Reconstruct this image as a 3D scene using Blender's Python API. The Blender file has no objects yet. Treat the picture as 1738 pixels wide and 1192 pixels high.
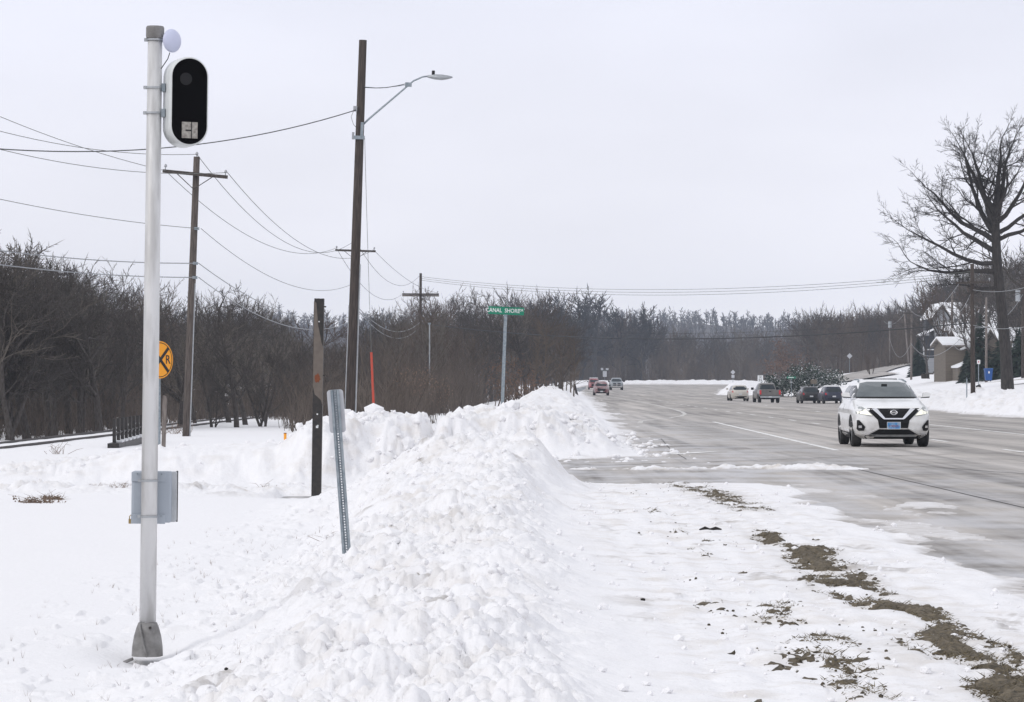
import bpy, bmesh, math, random
import numpy as np
from mathutils import Vector, Matrix
R = math.radians
C = bpy.context.scene.collection
scene = bpy.context.scene
random.seed(7); rng = np.random.default_rng(11)

# ------------------------------------------------------------------ camera, sky, light
ZC = 1.6          # eye height above the road
F = 5000.0        # focal length in photo pixels
PX, PY = 869.0, 648.0   # vanishing point of the road direction / horizon row
cam_d = bpy.data.cameras.new('camera'); cam = bpy.data.objects.new('camera', cam_d); C.objects.link(cam)
cam.location = (0, 0, ZC); cam.rotation_euler = (R(90), 0, 0)
cam_d.sensor_width = 36; cam_d.lens = 36*F/1738; cam_d.shift_y = (PY-596)/1738
cam_d.clip_start = 0.5; cam_d.clip_end = 9000
scene.camera = cam

world = bpy.data.worlds.new('World'); scene.world = world; world.use_nodes = True
wn = world.node_tree; wn.nodes.clear()
def wnode(t, **k):
    n = wn.nodes.new(t)
    for a, b in k.items(): setattr(n, a, b)
    return n
out = wnode('ShaderNodeOutputWorld')
sky = wnode('ShaderNodeTexSky', sky_type='NISHITA', sun_disc=False, sun_elevation=R(38), sun_rotation=R(238))
sky.air_density = 1.0; sky.dust_density = 2.0
bg_s = wnode('ShaderNodeBackground'); bg_s.inputs[1].default_value = 0.06
wn.links.new(sky.outputs[0], bg_s.inputs[0])
tc = wnode('ShaderNodeTexCoord'); sep = wnode('ShaderNodeSeparateXYZ'); wn.links.new(tc.outputs['Generated'], sep.inputs[0])
ramp = wnode('ShaderNodeValToRGB'); wn.links.new(sep.outputs[2], ramp.inputs[0])
cr = ramp.color_ramp; cr.elements[0].position = 0.0; cr.elements[0].color = (0.97, 0.955, 0.99, 1)
cr.elements[1].position = 1.0; cr.elements[1].color = (0.80, 0.81, 0.86, 1)
e = cr.elements.new(0.05); e.color = (0.90, 0.893, 0.955, 1)
e = cr.elements.new(0.13); e.color = (0.80, 0.81, 0.905, 1)
e = cr.elements.new(0.4); e.color = (0.76, 0.77, 0.83, 1)
nz = wnode('ShaderNodeTexNoise'); nz.inputs['Scale'].default_value = 5.5; nz.inputs['Detail'].default_value = 3; nz.inputs['Roughness'].default_value = 0.5
mp = wnode('ShaderNodeMapping'); mp.inputs['Scale'].default_value = (1, 1, 3.0)
wn.links.new(tc.outputs['Generated'], mp.inputs[0]); wn.links.new(mp.outputs[0], nz.inputs['Vector'])
mr = wnode('ShaderNodeMapRange'); mr.inputs[1].default_value = 0.3; mr.inputs[2].default_value = 0.7; mr.inputs[3].default_value = 0.94; mr.inputs[4].default_value = 1.055
wn.links.new(nz.outputs[0], mr.inputs[0])
mul = wnode('ShaderNodeVectorMath', operation='SCALE'); wn.links.new(ramp.outputs[0], mul.inputs[0]); wn.links.new(mr.outputs[0], mul.inputs['Scale'])
bg_c = wnode('ShaderNodeBackground'); wn.links.new(mul.outputs[0], bg_c.inputs[0]); bg_c.inputs[1].default_value = 1.16
mixw = wnode('ShaderNodeMixShader'); mixw.inputs[0].default_value = 0.93     # thick cloud cover over the clear sky
wn.links.new(bg_s.outputs[0], mixw.inputs[1]); wn.links.new(bg_c.outputs[0], mixw.inputs[2]); wn.links.new(mixw.outputs[0], out.inputs[0])

sun_d = bpy.data.lights.new('sun', 'SUN'); sun_d.energy = 0.95; sun_d.angle = R(22); sun_d.color = (1, 0.97, 0.93)
sun = bpy.data.objects.new('sun', sun_d); C.objects.link(sun); sun.rotation_euler = (R(52), 0, R(-58))
vs = scene.view_settings; vs.view_transform = 'Standard'; vs.look = 'None'; vs.exposure = 0.0; vs.gamma = 1; vs.use_curve_mapping = False
scene.cycles.volume_bounces = 2; scene.cycles.max_bounces = 6; scene.cycles.transparent_max_bounces = 8

# ------------------------------------------------------------------ materials
def mat(name, col, rough=0.6, metal=0.0, col2=None, scale=5.0, detail=4, bump=0.0, bscale=20.0, emit=None, estr=0.0, lo=0.35, hi=0.65, spec=0.5, coat=0.0, stretch=None, coords='Object'):
    m = bpy.data.materials.new(name); m.use_nodes = True
    nt = m.node_tree; b = nt.nodes['Principled BSDF']
    b.inputs['Base Color'].default_value = (*col, 1); b.inputs['Roughness'].default_value = rough; b.inputs['Metallic'].default_value = metal
    b.inputs['Specular IOR Level'].default_value = spec; b.inputs['Coat Weight'].default_value = coat
    if emit: b.inputs['Emission Color'].default_value = (*emit, 1); b.inputs['Emission Strength'].default_value = estr
    if col2 or bump:
        t = nt.nodes.new('ShaderNodeTexCoord'); mpn = nt.nodes.new('ShaderNodeMapping'); nt.links.new(t.outputs[coords], mpn.inputs[0])
        if stretch: mpn.inputs['Scale'].default_value = stretch
    if col2:
        n = nt.nodes.new('ShaderNodeTexNoise'); n.inputs['Scale'].default_value = scale; n.inputs['Detail'].default_value = detail
        nt.links.new(mpn.outputs[0], n.inputs['Vector'])
        r = nt.nodes.new('ShaderNodeMapRange'); r.inputs[1].default_value = lo; r.inputs[2].default_value = hi; nt.links.new(n.outputs[0], r.inputs[0])
        mx = nt.nodes.new('ShaderNodeMix'); mx.data_type = 'RGBA'; mx.inputs[6].default_value = (*col, 1); mx.inputs[7].default_value = (*col2, 1)
        nt.links.new(r.outputs[0], mx.inputs[0]); nt.links.new(mx.outputs[2], b.inputs['Base Color'])
    if bump:
        n2 = nt.nodes.new('ShaderNodeTexNoise'); n2.inputs['Scale'].default_value = bscale; n2.inputs['Detail'].default_value = 5; nt.links.new(mpn.outputs[0], n2.inputs['Vector'])
        bp = nt.nodes.new('ShaderNodeBump'); bp.inputs['Strength'].default_value = bump; bp.inputs['Distance'].default_value = 0.02
        nt.links.new(n2.outputs[0], bp.inputs['Height']); nt.links.new(bp.outputs[0], b.inputs['Normal'])
    return m
M = {}
M['wood_pole'] = mat('weathered_pole_wood', (0.032, 0.025, 0.021), 0.85, col2=(0.085, 0.066, 0.056), scale=9, bump=0.6, bscale=30, stretch=(4, 4, 0.25))
M['wood_pole_grey'] = mat('grey_pole_wood', (0.12, 0.10, 0.09), 0.85, col2=(0.24, 0.21, 0.19), scale=9, bump=0.5, bscale=30, stretch=(4, 4, 0.3))
M['wood_dark'] = mat('dark_crossarm_wood', (0.04, 0.032, 0.028), 0.9, col2=(0.1, 0.085, 0.075), scale=12)
M['alu'] = mat('brushed_aluminium', (0.70, 0.70, 0.70), 0.5, 0.25, col2=(0.52, 0.515, 0.51), scale=3.5, detail=9, bump=0.12, bscale=60, stretch=(3, 3, 0.45), lo=0.46, hi=0.62)
M['cast'] = mat('cast_aluminium', (0.27, 0.265, 0.26), 0.6, 0.3, col2=(0.17, 0.165, 0.16), scale=12, bump=0.3, bscale=40)
M['galv'] = mat('galvanised_steel', (0.33, 0.37, 0.40), 0.45, 0.5, col2=(0.22, 0.26, 0.29), scale=14, bump=0.05)
M['galv_lt'] = mat('pale_galvanised_steel', (0.45, 0.47, 0.49), 0.45, 0.5, col2=(0.36, 0.38, 0.4), scale=8)
M['cab'] = mat('grey_cabinet_plastic', (0.40, 0.44, 0.49), 0.5, col2=(0.36, 0.40, 0.45), scale=4)
M['white_p'] = mat('white_plastic', (0.72, 0.74, 0.74), 0.35, col2=(0.64, 0.67, 0.67), scale=5)
M['dish'] = mat('pale_dish_plastic', (0.60, 0.63, 0.80), 0.4)
M['black_g'] = mat('black_glass', (0.003, 0.003, 0.004), 0.5, spec=0.06)
M['lens'] = mat('dark_lens', (0.022, 0.022, 0.024), 0.5, spec=0.15)
M['flash'] = mat('flash_window', (0.42, 0.40, 0.36), 0.3, col2=(0.22, 0.2, 0.18), scale=40)
M['rubber'] = mat('rubber', (0.012, 0.012, 0.013), 0.75, col2=(0.035, 0.033, 0.032), scale=9)
M['plast'] = mat('black_trim_plastic', (0.008, 0.008, 0.009), 0.6, spec=.25)
M['chrome'] = mat('bright_chrome', (0.75, 0.76, 0.78), 0.15, 0.9)
M['rim'] = mat('dark_alloy', (0.16, 0.165, 0.175), 0.35, 0.7)
M['glass'] = mat('tinted_window_glass', (0.015, 0.022, 0.026), 0.08, spec=0.4)
M['wind'] = mat('windscreen_glass', (0.045, 0.062, 0.07), 0.06, spec=0.8, col2=(0.075, 0.095, 0.10), scale=2.2)
M['pw'] = mat('white_car_paint', (0.86, 0.87, 0.87), 0.3, coat=0.5, col2=(0.78, 0.78, 0.77), scale=2.5)
M['pw2'] = mat('off_white_car_paint', (0.60, 0.57, 0.51), 0.3, coat=0.6, col2=(0.5, 0.47, 0.42), scale=2.5)
M['pgrey'] = mat('grey_brown_truck_paint', (0.10, 0.092, 0.085), 0.35, coat=0.5, col2=(0.15, 0.14, 0.13), scale=2)
M['pblk'] = mat('black_car_paint', (0.008, 0.008, 0.010), 0.4, coat=0.2, col2=(0.02, 0.019, 0.02), scale=2)
M['pblue'] = mat('navy_car_paint', (0.006, 0.010, 0.035), 0.4, coat=0.2, col2=(0.02, 0.024, 0.045), scale=2)
M['pred'] = mat('red_car_paint', (0.26, 0.025, 0.035), 0.35, coat=0.5, col2=(0.32, 0.12, 0.12), scale=2)
M['pmaroon'] = mat('salted_maroon_paint', (0.17, 0.03, 0.035), 0.4, coat=0.4, col2=(0.34, 0.27, 0.27), scale=3)
M['psil'] = mat('grey_silver_paint', (0.28, 0.31, 0.34), 0.35, 0.3, coat=0.5, col2=(0.2, 0.22, 0.24), scale=2)
M['hl'] = mat('headlamp_glass', (0.33, 0.35, 0.34), 0.3, 0.2)
M['hl_on'] = mat('lit_running_lamp', (0.9, 0.9, 0.8), 0.3, emit=(1, 0.97, 0.8), estr=0.35)
M['tail'] = mat('tail_lamp_red', (0.35, 0.015, 0.02), 0.25, emit=(1, 0.03, 0.04), estr=0.18)
M['plate_w'] = mat('number_plate_white', (0.6, 0.62, 0.64), 0.4)
M['plate_b'] = mat('number_plate_blue', (0.05, 0.25, 0.55), 0.4, col2=(0.45, 0.5, 0.55), scale=9, lo=0.45, hi=0.7)
M['ink'] = mat('dark_red_ink', (0.22, 0.06, 0.1), 0.5)
M['black'] = mat('black_sign_ink', (0.01, 0.01, 0.01), 0.6)
M['green'] = mat('green_sign_sheeting', (0.0, 0.20, 0.115), 0.45)
M['white_s'] = mat('white_sign_sheeting', (0.75, 0.76, 0.76), 0.45)
M['yel'] = mat('amber_sign_sheeting', (0.90, 0.36, 0.012), 0.45)
M['sign_back'] = mat('sign_back_aluminium', (0.56, 0.57, 0.60), 0.45, 0.3, col2=(0.48, 0.49, 0.52), scale=6)
M['stop'] = mat('red_sign_sheeting', (0.50, 0.02, 0.05), 0.45)
M['orange'] = mat('orange_red_stake', (0.55, 0.07, 0.04), 0.7, col2=(0.45, 0.09, 0.06), scale=6)
M['sleeve'] = mat('taupe_sleeve_paint', (0.15, 0.125, 0.105), 0.7, col2=(0.12, 0.10, 0.085), scale=10)
M['rust'] = mat('rust', (0.22, 0.06, 0.02), 0.9, col2=(0.15, 0.05, 0.025), scale=30)
M['tar'] = mat('black_painted_steel', (0.010, 0.009, 0.009), 0.45, col2=(0.028, 0.022, 0.018), scale=14)
M['wire'] = mat('overhead_wire', (0.13, 0.14, 0.13), 0.6)
M['wire_lt'] = mat('pale_overhead_wire', (0.27, 0.285, 0.30), 0.5)
M['wire_dk'] = mat('dark_overhead_cable', (0.03, 0.032, 0.035), 0.6)
M['porc'] = mat('porcelain_insulator', (0.35, 0.36, 0.38), 0.3)
M['tan_w'] = mat('tan_siding', (0.155, 0.13, 0.10), 0.8, col2=(0.12, 0.10, 0.08), scale=2, stretch=(0.3, 0.3, 6))
M['grey_w'] = mat('pale_grey_siding', (0.33, 0.34, 0.35), 0.8, col2=(0.27, 0.28, 0.30), scale=2, stretch=(0.3, 0.3, 6))
M['blue_w'] = mat('slate_blue_siding', (0.10, 0.12, 0.15), 0.8, col2=(0.14, 0.15, 0.18), scale=2, stretch=(0.3, 0.3, 6))
M['white_w'] = mat('white_trim_paint', (0.62, 0.63, 0.64), 0.6)
M['shingle'] = mat('brown_shingles', (0.12, 0.095, 0.075), 0.9, col2=(0.28, 0.26, 0.24), scale=3)
M['screen'] = mat('dark_porch_screen', (0.035, 0.038, 0.045), 0.7)
M['win'] = mat('house_window_glass', (0.08, 0.09, 0.10), 0.1)
M['bin'] = mat('blue_bin_plastic', (0.01, 0.075, 0.27), 0.5)
M['bark'] = mat('grey_brown_bark', (0.050, 0.041, 0.034), 0.95, col2=(0.095, 0.085, 0.08), scale=6, bump=0.5, bscale=25, stretch=(3, 3, 0.6))
M['bark_dk'] = mat('dark_bark', (0.028, 0.025, 0.024), 0.95, col2=(0.06, 0.054, 0.05), scale=5, bump=0.5, bscale=20, stretch=(3, 3, 0.6))
M['bark_br'] = mat('brown_bark', (0.078, 0.053, 0.038), 0.95, col2=(0.11, 0.085, 0.07), scale=4)
M['bark_pale'] = mat('pale_grey_bark', (0.105, 0.090, 0.075), 0.95, col2=(0.165, 0.145, 0.125), scale=3)
M['wood_mid'] = mat('brown_pole_wood', (0.060, 0.048, 0.041), 0.85, col2=(0.14, 0.115, 0.10), scale=9, bump=0.6, bscale=30, stretch=(4, 4, 0.25))
M['bark_far'] = mat('distant_bark', (0.066, 0.050, 0.038), 0.95, col2=(0.125, 0.096, 0.072), scale=0.08, coords='Object')
M['bark_rd'] = mat('reddish_stems', (0.055, 0.042, 0.034), 0.95, col2=(0.13, 0.106, 0.088), scale=0.5)
M['leaf_dry'] = mat('dry_tan_leaves', (0.30, 0.20, 0.13), 0.8, col2=(0.20, 0.12, 0.08), scale=2)
M['leaf_rust'] = mat('dry_russet_leaves', (0.17, 0.095, 0.06), 0.8, col2=(0.12, 0.075, 0.05), scale=1)
M['fir'] = mat('evergreen_needles', (0.020, 0.034, 0.022), 0.8, col2=(0.04, 0.06, 0.04), scale=3)
M['weed'] = mat('dry_weed_stems', (0.24, 0.17, 0.12), 0.9, col2=(0.14, 0.10, 0.075), scale=20)
M['steel_dk'] = mat('dark_rail_steel', (0.03, 0.027, 0.026), 0.55, 0.3, col2=(0.06, 0.045, 0.04), scale=8)
M['snow_s'] = mat('settled_snow', (0.86, 0.87, 0.89), 0.7, bump=0.3, bscale=9)
M['debris'] = mat('dark_debris', (0.02, 0.017, 0.015), 0.9)
M['clod'] = mat('muddy_clod', (0.10, 0.08, 0.05), 0.95, col2=(0.05, 0.042, 0.03), scale=30)
M['mark'] = mat('worn_road_paint', (0.82, 0.82, 0.80), 0.7, col2=(0.42, 0.40, 0.38), scale=1.3, detail=8, lo=0.52, hi=0.72)
M['mark_far'] = mat('pale_road_paint', (0.66, 0.65, 0.62), 0.7, col2=(0.42, 0.40, 0.38), scale=0.8, detail=8)
M['mark_y'] = mat('salted_yellow_paint', (0.44, 0.39, 0.30), 0.7, col2=(0.30, 0.28, 0.25), scale=0.8, detail=8)
M['crack'] = mat('tarred_joint', (0.03, 0.028, 0.026), 0.9)

nt = M['pw'].node_tree; b = nt.nodes['Principled BSDF']; prev = b.inputs['Base Color'].links[0].from_socket     # road salt spray along the lower panels
tcn = nt.nodes.new('ShaderNodeTexCoord'); sx = nt.nodes.new('ShaderNodeSeparateXYZ'); nt.links.new(tcn.outputs['Object'], sx.inputs[0])
r1 = nt.nodes.new('ShaderNodeMapRange'); r1.inputs[1].default_value = .85; r1.inputs[2].default_value = .3; nt.links.new(sx.outputs[2], r1.inputs[0])
nn = nt.nodes.new('ShaderNodeTexNoise'); nn.inputs['Scale'].default_value = 3.5; nn.inputs['Detail'].default_value = 7; nt.links.new(tcn.outputs['Object'], nn.inputs['Vector'])
r2 = nt.nodes.new('ShaderNodeMapRange'); r2.inputs[1].default_value = .35; r2.inputs[2].default_value = .7; nt.links.new(nn.outputs[0], r2.inputs[0])
mm = nt.nodes.new('ShaderNodeMath'); mm.operation = 'MULTIPLY'; nt.links.new(r1.outputs[0], mm.inputs[0]); nt.links.new(r2.outputs[0], mm.inputs[1])
mx = nt.nodes.new('ShaderNodeMix'); mx.data_type = 'RGBA'; nt.links.new(mm.outputs[0], mx.inputs[0]); nt.links.new(prev, mx.inputs[6]); mx.inputs[7].default_value = (.40, .37, .34, 1); nt.links.new(mx.outputs[2], b.inputs['Base Color'])

def nodes_mat(name):
    m = bpy.data.materials.new(name); m.use_nodes = True; nt = m.node_tree; b = nt.nodes['Principled BSDF']
    def N(t, **k):
        n = nt.nodes.new(t)
        for a, v in k.items(): setattr(n, a, v)
        return n
    def noise(scale, detail=5, stretch=None, rough=0.55):
        g = N('ShaderNodeNewGeometry'); p = N('ShaderNodeMapping'); nt.links.new(g.outputs['Position'], p.inputs[0])
        if stretch: p.inputs['Scale'].default_value = stretch
        n = N('ShaderNodeTexNoise'); n.inputs['Scale'].default_value = scale; n.inputs['Detail'].default_value = detail; n.inputs['Roughness'].default_value = rough
        nt.links.new(p.outputs[0], n.inputs['Vector']); return n.outputs[0]
    def rng_(x, a, c, lo=0.0, hi=1.0):
        r = N('ShaderNodeMapRange'); r.inputs[1].default_value = a; r.inputs[2].default_value = c; r.inputs[3].default_value = lo; r.inputs[4].default_value = hi
        nt.links.new(x, r.inputs[0]); return r.outputs[0]
    def mix(f, a, c):
        x = N('ShaderNodeMix', data_type='RGBA')
        if isinstance(f, float): x.inputs[0].default_value = f
        else: nt.links.new(f, x.inputs[0])
        for i, v in ((6, a), (7, c)):
            if isinstance(v, tuple): x.inputs[i].default_value = (*v, 1)
            else: nt.links.new(v, x.inputs[i])
        return x.outputs[2]
    def math_(op, a, c):
        x = N('ShaderNodeMath', operation=op)
        for i, v in enumerate((a, c)):
            if isinstance(v, (int, float)): x.inputs[i].default_value = v
            else: nt.links.new(v, x.inputs[i])
        return x.outputs[0]
    def bump(h, dist, strength=1.0, prev=None):
        x = N('ShaderNodeBump'); x.inputs['Strength'].default_value = strength; x.inputs['Distance'].default_value = dist
        nt.links.new(h, x.inputs['Height'])
        if prev is not None: nt.links.new(prev, x.inputs['Normal'])
        return x.outputs[0]
    return m, nt, b, N, noise, rng_, mix, math_, bump
# snow: an attribute 'dirt' (painted per vertex: real road grime thrown up by the plough) tints it
m, nt, b, N, noise, rng_, mix, math_, bump = nodes_mat('snow')
at = N('ShaderNodeAttribute', attribute_name='dirt')
grime = rng_(noise(2.2, 6), 0.48, 0.72); fine = rng_(noise(26, 3), 0.62, 0.72)
g1 = math_('MULTIPLY', grime, at.outputs['Fac'])
c = mix(g1, (0.87, 0.865, 0.875), (0.62, 0.565, 0.50))
c = mix(math_('MULTIPLY', math_('MULTIPLY', fine, at.outputs['Fac']), 0.55), c, (0.33, 0.28, 0.22))
at2 = N('ShaderNodeAttribute', attribute_name='slush')
c = mix(math_('MULTIPLY', at2.outputs['Fac'], rng_(noise(5, 6), 0.3, 0.7, 0.4, 1.0)), c, (0.30, 0.265, 0.23))
nt.links.new(c, b.inputs['Base Color']); b.inputs['Roughness'].default_value = 0.75; b.inputs['Specular IOR Level'].default_value = 0.25
nb = bump(noise(14, 5), 0.018, 0.8); nb = bump(noise(70, 3), 0.004, 0.7, nb); nt.links.new(nb, b.inputs['Normal'])
M['snow'] = m
# asphalt: grey tan, salt film in bands along the traffic, wheel polish, frost patches
m, nt, b, N, noise, rng_, mix, math_, bump = nodes_mat('salted_asphalt')
c = mix(rng_(noise(0.35, 6, (1.0, 0.10, 1)), 0.36, 0.64), (0.33, 0.310, 0.290), (0.49, 0.455, 0.42))
c = mix(rng_(noise(0.9, 8, (0.25, 1.2, 1)), 0.42, 0.66, 0, 0.65), c, (0.25, 0.235, 0.222))
c = mix(rng_(noise(7, 8), 0.45, 0.75, 0, 0.4), c, (0.46, 0.44, 0.42))
c = mix(rng_(noise(1.0, 7, (1.1, 0.018, 1), 0.6), 0.46, 0.66, 0, 0.8), c, (0.60, 0.56, 0.52))
c = mix(rng_(noise(1.0, 7, (1.6, 0.03, 1), 0.6), 0.52, 0.66, 0, 0.75), c, (0.18, 0.168, 0.158))
c = mix(rng_(noise(0.22, 7, (1, 0.35, 1), 0.62), 0.55, 0.66, 0, 0.65), c, (0.16, 0.15, 0.145))
geo = N('ShaderNodeNewGeometry'); spx = N('ShaderNodeSeparateXYZ'); nt.links.new(geo.outputs['Position'], spx.inputs[0])
frost = rng_(noise(1.1, 9, (0.6, 0.35, 1), 0.68), 0.42, 0.60)
side = rng_(spx.outputs[0], 10.5, 4.0)
near = rng_(spx.outputs[1], 230.0, 60.0)
fr = math_('MULTIPLY', math_('MULTIPLY', frost, side), near)
c = mix(math_('MULTIPLY', fr, 0.75), c, (0.62, 0.62, 0.64))
c = mix(rng_(noise(150, 2), 0.45, 0.7, 0, 0.22), c, (0.07, 0.068, 0.066))
nt.links.new(c, b.inputs['Base Color']); b.inputs['Roughness'].default_value = 0.8; b.inputs['Specular IOR Level'].default_value = 0.3
nt.links.new(bump(noise(90, 3), 0.004, 0.5), b.inputs['Normal'])
M['asphalt'] = m
m, nt, b, N, noise, rng_, mix, math_, bump = nodes_mat('muddy_verge')
c = mix(rng_(noise(3, 8), 0.35, 0.65), (0.115, 0.092, 0.060), (0.20, 0.165, 0.115))
c = mix(rng_(noise(28, 6), 0.4, 0.7), c, (0.04, 0.034, 0.024))
c = mix(rng_(noise(45, 4), 0.6, 0.72), c, (0.27, 0.22, 0.14))
nt.links.new(c, b.inputs['Base Color']); b.inputs['Roughness'].default_value = 0.95
nt.links.new(bump(noise(30, 6), 0.03, 1.0), b.inputs['Normal'])
M['mud'] = m
m, nt, b, N, noise, rng_, mix, math_, bump = nodes_mat('leaf_litter_ground')
c = mix(rng_(noise(0.03, 6), 0.35, 0.65), (0.06, 0.048, 0.04), (0.10, 0.082, 0.07))
nt.links.new(c, b.inputs['Base Color']); b.inputs['Roughness'].default_value = 1.0
M['litter'] = m

# ------------------------------------------------------------------ helpers: meshes and objects
class MB:
    def __init__(s): s.v = []; s.f = []
    def add(s, vs_, fs): k = len(s.v); s.v += [tuple(p) for p in vs_]; s.f += [tuple(i+k for i in q) for q in fs]; return s
    def box(s, x0, x1, y0, y1, z0, z1):
        return s.add([(x0,y0,z0),(x1,y0,z0),(x1,y1,z0),(x0,y1,z0),(x0,y0,z1),(x1,y0,z1),(x1,y1,z1),(x0,y1,z1)],
                     [(0,3,2,1),(4,5,6,7),(0,1,5,4),(1,2,6,5),(2,3,7,6),(3,0,4,7)])
    def tube(s, pts, rad, n=8, caps=True):
        pts = [Vector(p) for p in pts]; rad = rad if hasattr(rad, '__len__') else [rad]*len(pts)
        k = len(s.v); up = None
        for i, p in enumerate(pts):
            d = (pts[min(i+1, len(pts)-1)] - pts[max(i-1, 0)]).normalized()
            if up is None: up = Vector((1,0,0)) if abs(d.x) < 0.8 else Vector((0,1,0))
            a = d.cross(up).normalized(); bb = d.cross(a).normalized()
            up = -bb if False else a.cross(d).normalized()
            for j in range(n):
                t = 2*math.pi*j/n; s.v.append(tuple(p + (a*math.cos(t) + bb*math.sin(t))*rad[i]))
        for i in range(len(pts)-1):
            for j in range(n): s.f.append((k+i*n+j, k+i*n+(j+1)%n, k+(i+1)*n+(j+1)%n, k+(i+1)*n+j))
        if caps: s.f.append(tuple(k+j for j in range(n))[::-1]); s.f.append(tuple(k+(len(pts)-1)*n+j for j in range(n)))
        return s
    def prism(s, poly, y0, y1, axis='y'):     # polygon in (x,z) extruded along y (or other axis)
        n = len(poly)
        if axis == 'y': f = lambda a, bb, y: (a, y, bb)
        elif axis == 'x': f = lambda a, bb, y: (y, a, bb)
        else: f = lambda a, bb, y: (a, bb, y)
        vs_ = [f(a, bb, y0) for a, bb in poly] + [f(a, bb, y1) for a, bb in poly]
        return s.add(vs_, [tuple(range(n)), tuple(range(2*n-1, n-1, -1))] + [(i, i+n, (i+1)%n+n, (i+1)%n) for i in range(n)])
    def data(s, name, m=None, smooth=False):
        me = bpy.data.meshes.new(name); me.from_pydata(s.v, [], s.f)
        if m is not None: me.materials.append(m)
        bm = bmesh.new(); bm.from_mesh(me); bmesh.ops.recalc_face_normals(bm, faces=bm.faces); bm.to_mesh(me); bm.free()
        if smooth: me.shade_smooth() if hasattr(me, 'shade_smooth') else me.polygons.foreach_set('use_smooth', [True]*len(me.polygons))
        return me
def link(name, me, parent=None, loc=None):
    o = bpy.data.objects.new(name, me); C.objects.link(o)
    if parent is not None: o.parent = parent
    if loc is not None: o.location = loc
    return o
def part(name, mb, m, parent, smooth=False, label=None):
    o = link(name, mb.data(name, m, smooth), parent)
    if label: o['label'] = label
    return o
def bevel(o, w, seg=2):
    md = o.modifiers.new('bevel', 'BEVEL'); md.width = w; md.segments = seg; md.limit_method = 'ANGLE'; return o
def tag(o, label=None, cat=None, group=None, kind=None):
    if label: o['label'] = label
    if cat: o['category'] = cat
    if group: o['group'] = group
    if kind: o['kind'] = kind
    return o
def thing(name, label, cat, loc=(0,0,0), rz=0, group=None, lean=0):
    o = link(name, None); o.location = loc; o.rotation_euler = (0, lean, rz); o.empty_display_size = 0.2
    return tag(o, label, cat, group)
def copy_tree(o, parent=None):
    c = o.copy(); C.objects.link(c); c.parent = parent
    for ch in o.children: copy_tree(ch, c)
    return c
def npmesh(name, V, Fc, m, smooth=False):
    me = bpy.data.meshes.new(name); V = np.asarray(V, np.float32); Fc = np.asarray(Fc, np.int32); k = Fc.shape[1]
    me.vertices.add(len(V)); me.vertices.foreach_set('co', V.ravel())
    me.loops.add(Fc.size); me.loops.foreach_set('vertex_index', Fc.ravel())
    me.polygons.add(len(Fc)); me.polygons.foreach_set('loop_start', np.arange(len(Fc), dtype=np.int32)*k)
    me.polygons.foreach_set('loop_total', np.full(len(Fc), k, np.int32))
    if smooth: me.polygons.foreach_set('use_smooth', np.ones(len(Fc), bool))
    me.materials.append(m); me.update(calc_edges=True); return me
def W(px, py, d):       # photo pixel at a distance d -> place in the world
    return Vector(((px-PX)/F*d, d, ZC+(PY-py)/F*d))
def text_mb(s, size, font_depth=0.004, squeeze=1.0):
    cu = bpy.data.curves.new('lettering', 'FONT'); cu.body = s; cu.size = size; cu.extrude = font_depth; cu.align_x = 'CENTER'; cu.align_y = 'CENTER'; cu.resolution_u = 3; cu.offset = size*0.012
    o = bpy.data.objects.new('lettering', cu); C.objects.link(o); dg = bpy.context.evaluated_depsgraph_get(); me = o.evaluated_get(dg).to_mesh()
    mb = MB(); mb.v = [(v.co.x*squeeze, v.co.z, v.co.y) for v in me.vertices]      # lies in the xz plane, facing -y
    mb.f = [tuple(p.vertices) for p in me.polygons]; o.evaluated_get(dg).to_mesh_clear(); bpy.data.objects.remove(o); bpy.data.curves.remove(cu); return mb
def shift(mb, dx=0, dy=0, dz=0): mb.v = [(a+dx, b_+dy, c_+dz) for a, b_, c_ in mb.v]; return mb

# ------------------------------------------------------------------ noise
def hsh(ix, iy, k=0):
    h = (ix.astype(np.int64)*374761393 + iy.astype(np.int64)*668265263 + k*2147483647) & 0xffffffff
    h = ((h ^ (h >> 13))*1274126177) & 0xffffffff; h = ((h ^ (h >> 16))*2246822519) & 0xffffffff
    return ((h ^ (h >> 15)) & 0xffffff)/float(0xffffff)
def vnoise(x, y, k=0):
    ix = np.floor(x); iy = np.floor(y); fx = x-ix; fy = y-iy; fx = fx*fx*(3-2*fx); fy = fy*fy*(3-2*fy)
    a = hsh(ix, iy, k); b_ = hsh(ix+1, iy, k); c_ = hsh(ix, iy+1, k); d = hsh(ix+1, iy+1, k)
    return (a*(1-fx)+b_*fx)*(1-fy)+(c_*(1-fx)+d*fx)*fy
def fbm(x, y, o=4, k=0, g=0.5):
    s = 0; a = 1; t = 0
    for i in range(o): s = s+a*vnoise(x*2**i+i*17.3, y*2**i-i*9.1, k+i); t += a; a *= g
    return s/t
def lumps(x, y, cell, k=0):    # rounded chunks of uneven size, one per cell
    wx = 0.55*(fbm(x/cell*1.1, y/cell*1.1, 3, k+60)-.5); wy = 0.55*(fbm(x/cell*1.1+7, y/cell*1.1, 3, k+70)-.5)
    X = x/cell+wx; Y = y/cell+wy; ix = np.floor(X); iy = np.floor(Y); best = np.zeros_like(x)
    for dx in (-1, 0, 1):
        for dy in (-1, 0, 1):
            cx = ix+dx; cy = iy+dy
            px = cx+hsh(cx, cy, k); py = cy+hsh(cx, cy, k+1); r = 0.22+0.75*hsh(cx, cy, k+2)**1.4
            el = 0.7+0.6*hsh(cx, cy, k+3)
            d2 = ((X-px)*el)**2+((Y-py)/el)**2
            best = np.maximum(best, r*np.sqrt(np.maximum(0, 1-d2/(r*r)))*(.55+.45*hsh(cx, cy, k+4)))
    return best*cell
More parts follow.
